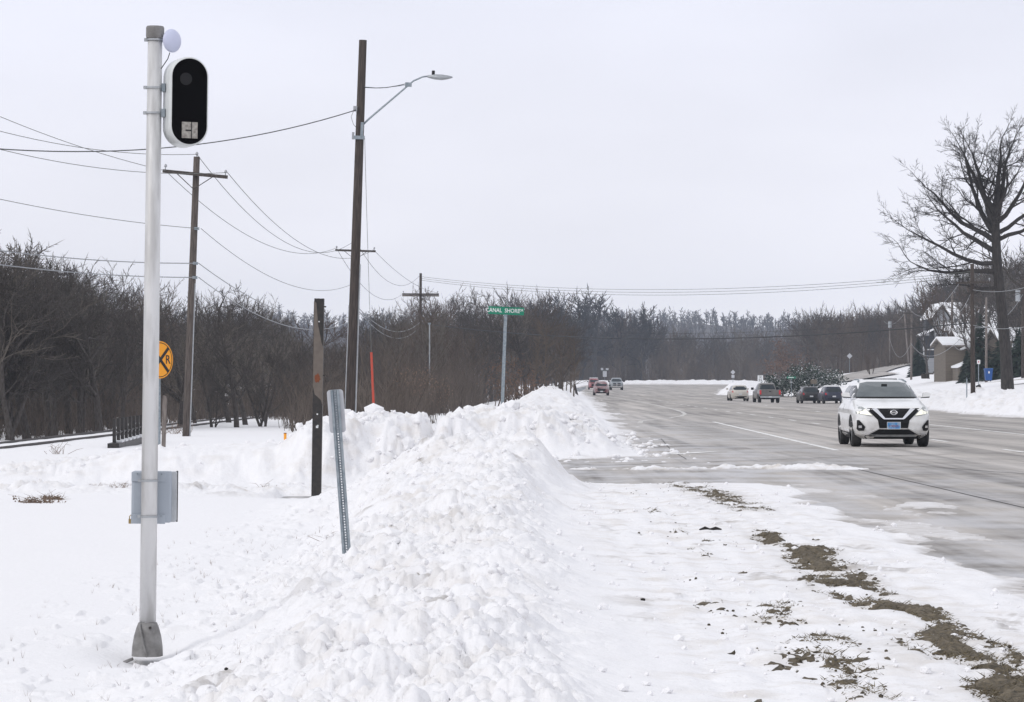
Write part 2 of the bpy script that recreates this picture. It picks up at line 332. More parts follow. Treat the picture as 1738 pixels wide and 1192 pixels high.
def ss(a, b_, x): t = np.clip((x-a)/(b_-a), 0, 1); return t*t*(3-2*t)

# ------------------------------------------------------------------ the lie of the land
def XL(y): return np.interp(y, [0, 42, 46, 60, 64, 104, 190, 250, 387, 541, 640, 700], [3.75, 4.15, 4.2, 2.3, 2.8, 3.8, 5.4, 6.8, 9.2, 11.8, 15.5, 20])
def XR(y): return np.interp(y, [0, 150, 200, 286, 350, 357, 361, 500, 555, 640, 700], [22.4, 22.7, 26, 32, 33.5, 31, 25, 36, 48, 62, 80])
def XS(y): return np.interp(y, [0, 150, 290, 400, 500, 700, 900], [23.2, 23.6, 33, 34, 40, 85, 140])
def zb(x, y):
    x = np.asarray(x, float); y = np.asarray(y, float)
    z = np.interp(y, [0, 333, 422, 500, 550, 667, 720, 4000], [0, 0, .25, .4, .5, .8, .9, 1.2])
    z = z-0.5*np.exp(-((x-28)/9)**2-((y-285)/65)**2)
    z = z-0.5*ss(0.3, -2.7, x)*ss(900, 200, y)
    s = np.maximum(x-XS(y), 0); z = z+0.15*np.minimum(s, 40)*ss(20, 100, y)*ss(1500, 700, y)
    z = z+ss(62, 130, x-0.04*y)*ss(250, 420, y)*ss(1600, 900, y)*16
    z = z+ss(1300, 2300, y)*(24+26*fbm(x/420.0, y/600.0, 3, 5)+9*fbm(x/60.0, y/90.0, 2, 8))*ss(-1600, -900, x+0.0*y)
    z = z-0.35*ss(-16, -19, x)*ss(60, 90, y)*ss(900, 300, y)
    return z
def pave(x, y):   # distance outside the pavement (negative on it)
    main = np.maximum(np.maximum(XL(y)-x, x-XR(y)), (y-(705+0.05*x)))
    lo = np.interp(x, [-40, -6, -2, 1, 4], [54.6, 54.2, 51, 46.2, 45.4]); hi = np.interp(x, [-40, -5, 0, 2.3, 3.2], [57.5, 58, 60.5, 61.5, 63.5])
    side = np.maximum(np.maximum(lo-y, y-hi), x-5.0)
    return np.minimum(main, side*0.6)
def snow_T(x, y):
    n1 = fbm(x*1.3, y*0.55, 5, 3)-0.5; n2 = fbm(x*0.5, y*0.2, 3, 9)-0.5
    sd = pave(x, y)
    scale = np.clip(y/60.0, 1, 4)
    e_ = sd+(n1*1.5+n2*0.8)*np.minimum(scale, 2.2)
    e_ = e_+ss(3.8, 5.0, x)*ss(8.5, 5.5, x)*ss(46, 40, y)*1.5*ss(.50, .66, fbm(x*.9, y*.28, 5, 15, .6))
    T = np.clip(e_/0.55, -1, 1)*0.06
    # drifted open field on the left
    T = T+0.06*ss(0.5, 2.0, sd)+0.05*(fbm(x*0.5, y*0.5, 5, 21)-0.5)*ss(0.2, 1, sd)
    T = np.where((sd < 0) & (x > 3.6) & (y < 50), np.minimum(T, .012+.012*n1), T)
    # muddy strip scraped through the verge
    d = np.abs(x-np.interp(y, [14, 20, 26, 36, 45], [2.62, 2.5, 2.62, 2.92, 2.5]))
    blot = fbm(x*1.4, y*0.42, 5, 31, 0.62); w = 0.40*ss(14, 17, y+3)*ss(47, 40, y)
    mud = ss(0.40, 0.06, d+.35*(fbm(x*1.2, y*.9, 2, 33)-.5))*ss(0.46, 0.60, blot)*(.35+.65*ss(34, 27, y))*(w > 0)
    mud2 = ss(0.7, 0.0, np.abs(x-1.7))*ss(0.60, 0.70, fbm(x*1.8, y*0.8, 6, 37, 0.68))*ss(48, 42, y)
    halo = ss(0.75, 0.12, d+.35*(fbm(x*1.2, y*.9, 2, 33)-.5))*ss(0.36, 0.60, blot)*ss(48, 42, y)
    mud = np.maximum(mud, 0.18*mud2)
    mud = mud*ss(50, 44, y)
    rough = ss(0.35, 1.2, x)*ss(3.9, 3.2, x)*ss(48, 40, y)
    T = T-rough*np.clip(T-0.045, 0, 1)*.8+rough*(0.022*(fbm(x*5, y*3, 4, 41)-0.5)+0.006*np.sin(x*23+3*n2))+rough*.03*lumps(x, y, .22, 45)/.22*(fbm(x, y, 2, 47) > .5)
    # near ploughed heap between the field and the verge
    wl = ss(-3.0+0.7*n2*2, -1.2, x+0.35*n1*2)*ss(0.62, -0.15, x+0.5*n1)
    wl = wl*1.0
    hgt = np.interp(y, [10, 15, 22, 28, 34, 39, 43, 46, 49, 51], [.12, .14, .17, .19, .30, .46, .64, .66, .28, 0])
    wd = ss(-3.9, -0.9, x+0.6*n1)*ss(1.15, 0.1, x+0.7*n1)*ss(36, 43, y)
    heap = hgt*np.maximum(wl*ss(48, 38, y), wd)*(0.82+0.5*fbm(x*0.9, y*0.5, 3, 51))
    heap_m = np.clip(np.maximum(wl*ss(51, 47, y), wd*ss(51, 48, y)), 0, 1)
    # low ridge between field and side road on the left
    lr = ss(51.5, 53.5, y)*ss(57.0, 55.5, y)*ss(-1.5, -3.5, x)*ss(0.36, 0.48, fbm(x*0.55+3, y*0.3, 3, 61))
    heap = heap+0.16*lr; heap_m = np.maximum(heap_m, lr*0.9)
    # thrown ridge lying on the side road mouth
    rd = ss(0.75, 0.05, np.abs(y-53.8-0.03*(x-4)+n2*0.9))*ss(0.3, 1.6, x)*ss(7.4, 5.6, x)
    heap = heap+(.05+.11*ss(.4, .6, fbm(x*1.1, y*.8, 3, 66)))*rd; heap_m = np.maximum(heap_m, rd*0.45)
    # far banks behind the side road
    y0 = np.interp(x, [-40, -5, 0, 2.0, 3.3], [57.8, 58.6, 61.0, 62.0, 64.0])
    topz = np.interp(x+0.25*n1, [-40, -12, -7.5, -4.9, -4.3, -3.2, -1.95, -1.75, -1.66, -1.45, 0.7, 1.1, 1.9, 2.9], [.05, .10, .60, .70, 1.15, 1.32, 1.26, .80, .75, 1.12, .92, .74, .52, 0.0])
    face = ss(0, 2.0, y-y0+1.2*n1+.5*n2)
    back = ss(9.0, 3.5, y-y0-2)
    bank = topz*face*np.where(x > -1.6, np.maximum(back, 0.0), back)*(0.88+0.24*fbm(x*0.8, y*0.4, 3, 71))
    # long bank down the left edge of the road
    q = XL(y)-x
    lb = np.interp(y, [60, 66, 85, 115, 160, 200, 420, 600, 720], [0, .22, .36, .55, .95, 1.05, 1.0, 0.7, 0.6])*ss(0.0, 1.7*scale/1.6, q)*ss(5.6, 3.0, q)*(0.8+0.4*fbm(x*0.4, y*0.12, 4, 81))
    bank = np.maximum(bank, lb)
    # opposite verge: ploughed snow and the far side of the bend
    q2 = x-XR(y)
    rb = np.interp(y, [20, 350, 380, 600], [.5, .55, .9, .8])*ss(0.0, 1.6, q2)*ss(7, 3, q2)*(0.7+0.6*fbm(x*0.35, y*0.09, 4, 91))
    q3 = y-(705+0.05*x)
    fb = 0.85*ss(0, 6, q3)*ss(60, 30, q3)*ss(8, 18, x)*(0.8+0.4*fbm(x*0.12, y*0.05, 3, 95))
    bank = np.maximum(np.maximum(bank, rb), fb)
    bm_ = np.clip(ss(0.02, 0.35, bank), 0, 1)
    smooth_face = ss(0.45, 0.6, fbm(x*0.35, y*0.35, 2, 77))       # cut slabs left by the plough
    chunk = (0.40*lumps(x, y, 0.42, 1)+0.60*lumps(x+5, y, 0.19, 7)+0.95*lumps(x, y+3, 0.10, 13)+1.1*lumps(x+2, y+3, 0.055, 17)+0.10*(fbm(x*6, y*6, 4, 19)-.5))
    chunk_s = 0.6*lumps(x, y, 0.17, 101)+0.5*lumps(x+9, y, 0.08, 107)
    rough_h = 0.5+0.5*ss(0.3, 0.6, fbm(x*0.9, y*0.6, 3, 55))
    T = T+heap*1.0+heap_m*rough_h*(chunk*0.95-0.10)
    T = T+bank+bm_*(1-0.75*smooth_face*(y < 75))*(0.9*chunk+np.where(y > 68, 0.6*lumps(x, y, 0.8, 115)-.12, 0)-0.22)
    # stray clods on the field beside the heap
    st = ss(0.72, 0.80, hsh(np.floor(x/0.28), np.floor(y/0.28), 131))*ss(-4.8, -2.4, x)*ss(0, -1.5, x)*(y < 48)
    T = T+st*chunk_s*0.7*(1-heap_m)
    dirt = np.clip(0.42*heap_m+0.5*bm_*(1-smooth_face*0.5)+0.55*rough+0.5*rd+0.3*ss(0.6, 0.0, sd), 0, 1)
    # exposed dirty pockets in the heap
    slush = np.clip(heap_m*ss(0.66, 0.78, fbm(x*1.6, y*0.9, 5, 141, 0.65))*1.0+rough*ss(0.60, 0.75, fbm(x*2.2, y*0.9, 6, 151, 0.7))*0.7+mud*0.55+halo*.30+ss(0.35, 0, sd)*(y > 66)*(x < 30)*0.3, 0, 1)
    T = T-.16*np.exp(-((x+2.72)**2/.10+(y-21.7)**2/.55))
    slush = np.maximum(slush, .8*ss(.026, .002, T)*(np.abs(sd) < 2.5)*(x > 1.0))
    wood = ss(-20, -27, x)*ss(125, 150, y)
    wood = np.maximum(wood, ss(160, 200, y)*ss(XL(y)-9, XL(y)-16, x))
    wood = np.maximum(wood, ss(725, 745, y))
    wood = np.maximum(wood, ss(12, 40, x-XS(y))*ss(440, 520, y))
    T = T-wood*(0.10+0.30*ss(0.35, 0.55, fbm(x*0.25, y*0.08, 4, 161)))
    return T, dirt, slush, mud

# ground sheet to the horizon
ys = np.concatenate([np.geomspace(6, 900, 150), np.geomspace(920, 2850, 50)])
us = np.concatenate([np.linspace(-1.3, -0.3, 14), np.linspace(-0.28, 0.28, 113), np.linspace(0.3, 1.3, 14)])
def grid(ys, us):
    Y, U = np.meshgrid(ys, us, indexing='ij'); X = U*Y; n, k = X.shape
    i = np.arange(n*k).reshape(n, k); Fc = np.stack([i[:-1, :-1], i[:-1, 1:], i[1:, 1:], i[1:, :-1]], -1).reshape(-1, 4)
    return X, Y, Fc
X, Y, Fc = grid(ys, us); Z = zb(X, Y)-0.06
og = link('ground', npmesh('ground', np.stack([X, Y, Z], -1).reshape(-1, 3), Fc, M['litter'], True)); tag(og, kind='structure')
# muddy verge just above it, seen where the snow is scraped off
ys = np.geomspace(10, 50, 430); us_ = np.linspace(0.6, 4.2, 170)
Yv, Xv = np.meshgrid(ys, us_, indexing='ij'); n, k = Xv.shape; i = np.arange(n*k).reshape(n, k)
Fv = np.stack([i[:-1, :-1], i[:-1, 1:], i[1:, 1:], i[1:, :-1]], -1).reshape(-1, 4)
Tv, _, _, mudv = snow_T(Xv, Yv)
rag = fbm(Xv*7, Yv*7, 6, 173, .8)
Zm = zb(Xv, Yv)+Tv+(mudv*1.3-.44-3.2*(rag-.5))*.032
keep = (Xv.ravel()[Fv].max(1) < XL(Yv.ravel()[Fv[:, 0]])+0.25) & (Yv.ravel()[Fv[:, 0]] < 47)
Zv = np.where(mudv > 0.02, np.maximum(Zm, zb(Xv, Yv)-.03), zb(Xv, Yv)-.035)
ov = link('verge', npmesh('verge', np.stack([Xv, Yv, Zv], -1).reshape(-1, 3), Fv[keep], M['mud'], True)); tag(ov, kind='structure')
# road sheet
ys = np.concatenate([np.geomspace(9, 800, 300)]); us2 = np.linspace(-22, 95, 200)
Yr, Xr = np.meshgrid(ys, us2, indexing='ij'); n, k = Xr.shape; i = np.arange(n*k).reshape(n, k)
Fr = np.stack([i[:-1, :-1], i[:-1, 1:], i[1:, 1:], i[1:, :-1]], -1).reshape(-1, 4)
sdr = pave(Xr, Yr).ravel(); keep = sdr[Fr].min(1) < 0.1+0.012*Yr.ravel()[Fr[:, 0]]
Zr = zb(Xr, Yr)
orr = link('road', npmesh('road', np.stack([Xr, Yr, Zr], -1).reshape(-1, 3), Fr[keep], M['asphalt'], True)); tag(orr, kind='structure')
# the snow itself, fine near the camera
def snow_sheet(ys, us, name):
    X, Y, Fc = grid(ys, us); T, dirt, slush, _ = snow_T(X, Y); Z = zb(X, Y)+T
    Tf = T.ravel(); keep = Tf[Fc].max(1) > -0.05
    me = npmesh(name, np.stack([X, Y, Z], -1).reshape(-1, 3), Fc[keep], M['snow'], True)
    for nm, arr in (('dirt', dirt), ('slush', slush)):
        a = me.attributes.new(nm, 'FLOAT', 'POINT'); a.data.foreach_set('value', arr.astype(np.float32).ravel())
    o = link('snow', me); tag(o, kind='structure'); return o
snow_sheet(np.geomspace(9.5, 72, 940), np.linspace(-0.205, 0.205, 590), 'snow_near')
snow_sheet(np.geomspace(72, 800, 460), np.linspace(-0.26, 0.26, 420), 'snow_far')

# ------------------------------------------------------------------ trees
class Tree:
    def __init__(s, seed): s.r = random.Random(seed); s.trunk = ([], []); s.crown = ([], [])
    def tube(s, dst, pts, rad, n):
        V, Fq = dst; k = len(V); d0 = None
        for i, p in enumerate(pts):
            d = pts[min(i+1, len(pts)-1)]-pts[max(i-1, 0)]; d.normalize()
            a = d.orthogonal().normalized(); b_ = d.cross(a)
            if d0 is not None:       # keep the ring from twisting
                a = (d0-d*d0.dot(d)).normalized(); b_ = d.cross(a)
            d0 = a
            for j in range(n):
                t = 6.28318*j/n; V.append(p+(a*math.cos(t)+b_*math.sin(t))*rad[i])
        for i in range(len(pts)-1):
            for j in range(n): Fq.append((k+i*n+j, k+i*n+(j+1) % n, k+(i+1)*n+(j+1) % n, k+(i+1)*n+j))
    def twig(s, p, d, L, r0):
        V, Fq = s.crown; k = len(V); a = d.orthogonal().normalized(); b_ = d.cross(a); q = p+d*L*0.55+Vector((0, 0, L*0.05)); e_ = p+d*L+Vector((s.r.uniform(-.1, .1), s.r.uniform(-.1, .1), .12))*L
        V += [p+a*r0, p+b_*r0, p-(a+b_)*r0*.7, q+a*r0*.7, q+b_*r0*.7, q-(a+b_)*r0*.5, e_+a*.001, e_+b_*.001, e_-a*.001]
        Fq += [(k, k+1, k+4, k+3), (k+1, k+2, k+5, k+4), (k+2, k, k+3, k+5), (k+3, k+4, k+7, k+6), (k+4, k+5, k+8, k+7), (k+5, k+3, k+6, k+8)]
    def grow(s, p, d, L, r0, lev, P):
        r = s.r; maxl = P['levels']
        if lev >= maxl: s.twig(p, d, L, max(r0, P['rmin'])); return
        nseg = 7 if lev == 0 else (6 if lev == 1 else (5 if lev == 2 else 3)); pts = [p.copy()]; rad = [r0]; dirs = [d.copy()]
        wig = P['wig'] if lev else P['wig']*.35; end = P['taper'] if lev else P['ttaper']
        for i in range(nseg):
            d = (d+Vector((r.uniform(-wig, wig), r.uniform(-wig, wig), r.uniform(-wig, wig)+P['up']*(lev > 0)))).normalized()
            p = p+d*L/nseg; pts.append(p.copy()); rad.append(max(r0*(1-(1-end)*(i+1)/nseg), P['rmin'])); dirs.append(d.copy())
        s.tube(s.trunk if lev == 0 else s.crown, pts, rad, (9, 6, 4, 3, 3, 3)[lev])
        nch = P['n'][lev]; t0 = P['t0'] if lev == 0 else 0.18
        for c in range(nch):
            t = t0+(1-t0)*(c+r.uniform(0.1, 0.9))/nch; f = t*nseg; i = min(int(f), nseg-1); q = pts[i].lerp(pts[i+1], f-i); dd = dirs[i+1]
            ang = R(r.uniform(*P['ang'][min(lev, len(P['ang'])-1)])); ax = dd.orthogonal().normalized(); ax.rotate(Matrix.Rotation(r.uniform(0, 6.283), 3, dd))
            nd = dd.copy(); nd.rotate(Matrix.Rotation(ang, 3, ax))
            if nd.z < P['minz']: nd.z = P['minz']+abs(nd.z)*.3; nd.normalize()
            rr = rad[i]*P['rr']*r.uniform(.75, 1.05); ll = L*P['lr'][min(lev, len(P['lr'])-1)]*((.62+.5*math.sin(math.pi*t*.88)) if lev == 0 else 1.12-.5*t)*r.uniform(.7, 1.15)
            s.grow(q, nd, ll, rr, lev+1, P)
        if lev == 0 or lev < maxl-1:
            s.grow(pts[-1], dirs[-1], L*(.30 if lev == 0 else .45)*r.uniform(.8, 1.1), rad[-1], lev+1 if lev else 1, P)
        elif lev == maxl-1: s.twig(pts[-1], dirs[-1], L*.5, max(rad[-1]*.7, P['rmin']))
    def meshes(s, name, m1, m2, H=None, m_tr=None):
        V = s.trunk[0]+s.crown[0]; top = max(v.z for v in V) if H else 1; k = (H/top) if H else 1
        a = npmesh(name+'_trunk', [tuple(v*k) for v in s.trunk[0]], s.trunk[1], m1, True); b_ = npmesh(name+'_crown', [tuple(v*k) for v in s.crown[0]], s.crown[1], m2, True); return a, b_
BASE = dict(levels=4, n=(9, 5, 5, 4), t0=.3, ang=((28, 58), (25, 60), (25, 60), (20, 60)), rr=.62, lr=(.52, .55, .5, .5), wig=.22, up=.06, taper=.3, ttaper=.45, rmin=.014, minz=-.1)
PROTO = []
specs = [dict(), dict(t0=.16, n=(11, 5, 5, 4), ang=((20, 45), (25, 60), (25, 60))), dict(t0=.38, n=(8, 6, 5, 4), wig=.3), dict(t0=.12, n=(12, 5, 4, 5), ang=((15, 38), (20, 50), (25, 60)), up=.12),
         dict(t0=.25, n=(9, 6, 5, 4), wig=.34, ang=((35, 75), (30, 70), (30, 60)), minz=-.25), dict(t0=.45, n=(8, 5, 5, 4), ang=((20, 50),)*3, up=.10), dict(t0=.1, n=(10, 6, 5, 3), ang=((25, 60),)*3, wig=.28), dict(t0=.3, n=(10, 5, 5, 4), wig=.26, lr=(.6, .55, .5, .5))]
for i, sp in enumerate(specs):
    P = dict(BASE); P.update(sp); t = Tree(100+i)
    if i in (3, 6):        # several stems from one foot
        for q in range(3):
            t.grow(Vector((t.r.uniform(-.3, .3), t.r.uniform(-.3, .3), -.2)), Vector((math.cos(q*2.1)*.28, math.sin(q*2.1)*.28, 1)).normalized(), 6.0, .13, 0, dict(P, n=(6, 5, 4, 4)))
    else: t.grow(Vector((0, 0, -.2)), Vector((t.r.uniform(-.08, .08), t.r.uniform(-.08, .08), 1)).normalized(), 7.0, .21, 0, P)
    PROTO.append(t.meshes('bare_tree', M['bark'], (M['bark'], M['bark_br'], M['bark_pale'], M['bark_br'], M['bark'], M['bark_pale'], M['bark'], M['bark'])[i], 10.0))
for i in (0, 2, 5, 7):     # sturdier, simpler habit for the wood beyond the bend
    P = dict(BASE); P.update(specs[i]); P.update(levels=3, n=(10, 6, 6), rmin=.030); t = Tree(200+i); t.grow(Vector((0, 0, -.2)), Vector((t.r.uniform(-.08, .08), t.r.uniform(-.08, .08), 1)).normalized(), 7.0, .19, 0, P); mk = {0: 'bark', 2: 'bark_br', 5: 'bark_pale', 7: 'bark'}[i]; PROTO.append(t.meshes('bare_tree', M[mk], M[mk], 10.0))
for i in (2, 4, 0):
    P = dict(BASE); P.update(specs[i]); P.update(levels=4, n=(9, 6, 5, 3), t0=.22, ang=((25, 55), (25, 60), (25, 60)), rmin=.030, minz=0.0); t = Tree(300+i); t.grow(Vector((0, 0, -.2)), Vector((0, 0, 1)), 7.0, .24, 0, P); PROTO.append(t.meshes('bare_tree', M['bark_dk'], M['bark_dk'], 10.0))
TOPPX = [-60, 0, 60, 100, 130, 180, 230, 262, 300, 360, 430, 470, 500, 560, 600, 640, 662, 700, 770, 800, 850, 900, 950, 1000, 1060, 1100, 1150, 1200, 1300, 1330, 1370, 1430, 1500, 1560, 1590, 1620, 1700, 1760]
TOPPY = [372, 383, 400, 412, 425, 448, 440, 455, 500, 478, 485, 505, 545, 560, 562, 548, 510, 480, 478, 490, 470, 478, 498, 500, 512, 532, 550, 553, 550, 540, 515, 505, 508, 500, 470, 440, 425, 400]
def add_tree(px, d, k, hf=1.0, label=None, group=None, H=None, base=None):
    x = (px-PX)/F*d; z0 = float(zb(x, d))-.1
    if H is None: H = (ZC+(PY-float(np.interp(px, TOPPX, TOPPY)))/F*d-z0)*hf
    t = thing('bare_tree', label, 'tree', (x, d, z0), random.uniform(0, 6.28), group)
    sc = H/10.0; w = sc*random.uniform(.85, 1.35); t.scale = (w, w, sc)
    link('trunk', PROTO[k][0], t); link('crown', PROTO[k][1], t); return t
rt = random.Random(5)
def scatter(n, px0, px1, d0, d1, hf, label, group, ks=range(8), clear=None):
    for i in range(n):
        px = px0+(px1-px0)*(i+rt.random())/n; d = rt.uniform(d0, d1)
        if px > 640: d = max(d, 200)
        add_tree(px, d, rt.choice(list(ks)), rt.uniform(*hf), label, group)
scatter(34, -90, 520, 125, 175, (.55, 1.03), 'bare grey brown tree in the dense woods beyond the railway track', 'bare trees beyond the railway track')
scatter(42, -60, 720, 175, 260, (.7, 1.0), 'bare tree deep in the brown woods behind the utility poles', 'bare trees deep in the woods on the left')
scatter(30, 600, 960, 240, 340, (.62, 1.0), 'bare tree in the thicket behind the green street name sign', 'bare trees behind the street name sign')
scatter(40, 880, 1580, 735, 800, (.70, 1.06), 'bare tree in the wood edge across the bend of the road', 'bare trees across the bend', ks=range(8, 12))
scatter(20, 1360, 1560, 520, 600, (.8, 1.02), 'bare tree in the wood above the uphill side road', 'bare trees above the uphill road', ks=range(8, 12))
scatter(26, 1575, 1775, 420, 520, (.78, 1.0), 'bare tree on the wooded hill behind the houses', 'bare trees on the hill behind the houses', ks=range(8, 12))
scatter(12, -70, 135, 116, 132, (.85, 1.06), 'dense bare tree in the tall dark group at the far left', 'tall dark trees at the far left', ks=(0, 2, 4, 6))
# single trees the photo picks out
add_tree(168, 122, 4, H=7.6, label='leaning dark bare tree with broad limbs left of the tall camera pole')
add_tree(-8, 118, 2, H=8.3, label='dense dark bare tree cut by the left edge of the photo')
add_tree(68, 128, 0, H=7.0, label='bare tree with arching pale branches over the railway')
add_tree(540, 300, 9, H=10.5, label='thin crowned bare tree standing just behind the black post')
add_tree(985, 735, 12, H=24.5, label='tall spreading bare tree rising above the wood left of the bend')
add_tree(912, 730, 14, H=24, label='tall bare tree just right of the green street name sign')
add_tree(1088, 735, 13, H=21, label='slim bare tree at the right end of the tall group above the bend')
add_tree(955, 740, 13, H=24, label='broad crowned bare tree second from the left in the tall group above the bend')
add_tree(1010, 728, 14, H=25.5, label='tallest round crowned bare tree in the middle of the group above the bend')
add_tree(1052, 742, 12, H=22, label='forked bare tree just left of the slim one above the bend')
add_tree(1335, 560, 6, H=8.5, label='rounded russet bare tree behind the snowy evergreen shrubs')
add_tree(1632, 300, 3, H=12.0, label='slim forked bare tree in front of the pale grey house')
add_tree(1574, 330, 0, H=9.0, label='bare tree leaning over the porch of the grey house')
add_tree(1672, 330, 5, H=11.5, label='bare tree between the grey house and the large oak')
add_tree(1648, 290, 0, H=12, label='bare tree in front of the slate blue house wing')
add_tree(1690, 300, 2, H=13, label='bare tree over the slate blue wing left of the oak trunk')
add_tree(1752, 205, 4, H=13.5, label='tangled bare tree at the right edge behind the large oak')
add_tree(1725, 260, 6, H=13, label='dense bare tree close behind the trunk of the large oak')
add_tree(1478, 395, 3, H=4.2, label='small many stemmed bare tree beside the foot of the uphill road')
# the big oak by the right edge
ok = Tree(41); PO = dict(BASE, levels=5, n=(0, 6, 6, 6, 4), ang=((30, 60), (30, 65), (30, 60), (25, 60), (20, 55)), wig=.23, up=.05, rmin=.0075, rr=.56, taper=.28, lr=(.5, .5, .5, .48, .5), minz=-.35)
tp = [Vector(q) for q in ((0, 0, -.6), (-.02, 0, .4), (-.1, .05, 2.2), (-.35, 0, 5), (-.62, .1, 7.6), (-.72, 0, 9.6), (-.70, .1, 11.2))]
ok.tube(ok.trunk, tp, [.55, .39, .34, .31, .29, .25, .20], 12)
PO['wig'] = .25; PO['up'] = .03
ends = [((-.55, 6.3), (-4.6, 6.6), .11, 0), ((-.62, 7.2), (-7.6, 8.7), .16, .2), ((-.64, 7.7), (-7.9, 9.6), .15, -.6), ((-.66, 8.3), (-6.9, 11.0), .17, .8), ((-.68, 8.9), (-6.6, 12.6), .17, -.4), ((-.7, 9.3), (-5.4, 14.2), .19, .5), ((-.7, 9.8), (-4.0, 15.6), .19, -.7),
        ((-.7, 10.4), (-2.2, 16.3), .18, .5), ((-.7, 11.0), (-.6, 16.0), .19, 0), ((-.7, 10.6), (1.3, 16.2), .18, .6), ((-.7, 10.0), (3.2, 15.2), .17, -.5), ((-.68, 9.4), (4.9, 13.4), .15, .4), ((-.66, 9.0), (5.6, 11.0), .14, 0), ((-.66, 8.8), (-1.5, 12.0), .15, 4.5), ((-.7, 9.7), (-.2, 13.0), .15, -4.5)]
for (x, z), (x1, z1), r0, dy in ends:
    v = Vector((x1-x, dy, z1-z)); ok.grow(Vector((x, 0, z)), (v.normalized()+Vector((0, 0, -.10))).normalized(), v.length/1.42, r0, 1, PO)
a, b_ = ok.meshes('oak', M['bark_dk'], M['bark_dk'])
t = thing('oak_tree', 'large old bare oak with a thick trunk at the right edge of the photo', 'tree', (30.3, 180, float(zb(30.3, 180))+.1)); t.scale = (1.04, 1.0, 1.05); link('trunk', a, t); link('crown', b_, t)

# stuff: distant woods, undergrowth, dry leaves
def tri_mass(name, segs, m):   # segs: array of (p, q, r) thin tapering blades, crossed pairs
    P, Q, Rr = segs; n = len(P); d = Q-P; side = np.stack([np.ones(n), rng.normal(0, .5, n), np.zeros(n)], -1); side -= d*(side*d).sum(1, keepdims=True)/(d*d).sum(1, keepdims=True)
    side /= np.linalg.norm(side, axis=1, keepdims=True); V = np.stack([P-side*Rr[:, None], P+side*Rr[:, None], Q], 1).reshape(-1, 3)
    return npmesh(name, V, np.arange(3*n).reshape(-1, 3), m)
def forest_mass(n, pxr, dr, hfun, twigs, rt_, rtw):
    px = rng.uniform(*pxr, n); d = rng.uniform(*dr, n); x = (px-PX)/F*d; z0 = zb(x, d); H = hfun(px, d, z0)*rng.uniform(.75, 1.0, n)
    base = np.stack([x, d, z0], -1); lean = rng.normal(0, .05, (n, 2))
    top = base+np.stack([lean[:, 0]*H, lean[:, 1]*H, H*.95], -1); P = [base]; Q = [top]; RR = [np.full(n, rt_)]
    idx = np.repeat(np.arange(n), twigs); t = rng.uniform(.12, .9, len(idx))**.8; b0 = base[idx]+(top-base)[idx]*t[:, None]
    an = rng.uniform(0, 6.283, len(idx)); el = rng.uniform(.15, 1.25, len(idx)); L = H[idx]*(.16+.22*(1-t))*rng.uniform(.6, 1.2, len(idx))
    q = b0+np.stack([np.cos(an)*np.cos(el), np.sin(an)*np.cos(el), np.sin(el)], -1)*L[:, None]
    P.append(b0); Q.append(q); RR.append(np.full(len(idx), rtw))
    k = 3; id2 = np.repeat(np.arange(len(idx)), k); t2 = rng.uniform(.2, .9, len(id2)); b2 = b0[id2]+(q-b0)[id2]*t2[:, None]
    an = an[id2]+rng.normal(0, .8, len(id2)); el = np.clip(el[id2]+rng.normal(0, .35, len(id2)), .1, 1.5); L2 = L[id2]*rng.uniform(.3, .6, len(id2))
    q2 = b2+np.stack([np.cos(an)*np.cos(el), np.sin(an)*np.cos(el), np.sin(el)], -1)*L2[:, None]
    P.append(b2); Q.append(q2); RR.append(np.full(len(id2), rtw*.7))
    return np.concatenate(P), np.concatenate(Q), np.concatenate(RR)
hpx = lambda f: (lambda px, d, z0: np.maximum(ZC+(PY-np.interp(px, TOPPX, TOPPY))/F*d-z0, 3)*f)
o = link('far_woods', tri_mass('far_woods', forest_mass(520, (-200, 1950), (735, 1000), hpx(.93), 34, .16, .06), M['bark_far'])); tag(o, kind='stuff')
o = link('ridge_woods', tri_mass('ridge_woods', forest_mass(3500, (-200, 1950), (1500, 2450), lambda px, d, z0: rng.uniform(8, 17, len(px)), 13, .30, .36), M['bark_far'])); tag(o, kind='stuff')
o = link('left_woods', tri_mass('left_woods', forest_mass(260, (-260, 980), (215, 400), hpx(.80), 40, .07, .028), M['bark_far'])); tag(o, kind='stuff')
o = link('hill_woods', tri_mass('hill_woods', forest_mass(150, (1380, 1950), (470, 640), hpx(.88), 36, .10, .045), M['bark_far'])); tag(o, kind='stuff')
def brush(name, n, pxr, dr, hr, m, r0, keepf=None):
    px = rng.uniform(*pxr, n); d = rng.uniform(*dr, n); x = (px-PX)/F*d
    cl = fbm(x*.35, d*.1, 3, 201); k = cl > .42; 
    if keepf is not None: k &= keepf(x, d)
    px, d, x, cl = px[k], d[k], x[k], cl[k]; n = len(x); z0 = zb(x, d)-.1; H = rng.uniform(*hr, n)*(.4+1.3*(cl-.3)/.4)
    P = np.stack([x, d, z0+H*rng.uniform(0, .6, n)*0], -1); Q = P+np.stack([rng.normal(0, .22, n)*H, rng.normal(0, .22, n)*H, H], -1)
    # each stem carries side shoots
    id2 = np.repeat(np.arange(n), 3); t = rng.uniform(.25, .95, len(id2)); b2 = P[id2]+(Q-P)[id2]*t[:, None]; an = rng.uniform(0, 6.28, len(id2)); L = H[id2]*rng.uniform(.12, .35, len(id2))
    q2 = b2+np.stack([np.cos(an)*.6, np.sin(an)*.6, np.full(len(id2), .8)], -1)*L[:, None]
    o = link(name, tri_mass(name, (np.concatenate([P, b2]), np.concatenate([Q, q2]), np.concatenate([np.full(n, r0), np.full(len(id2), r0*.7)])), m)); tag(o, kind='stuff')
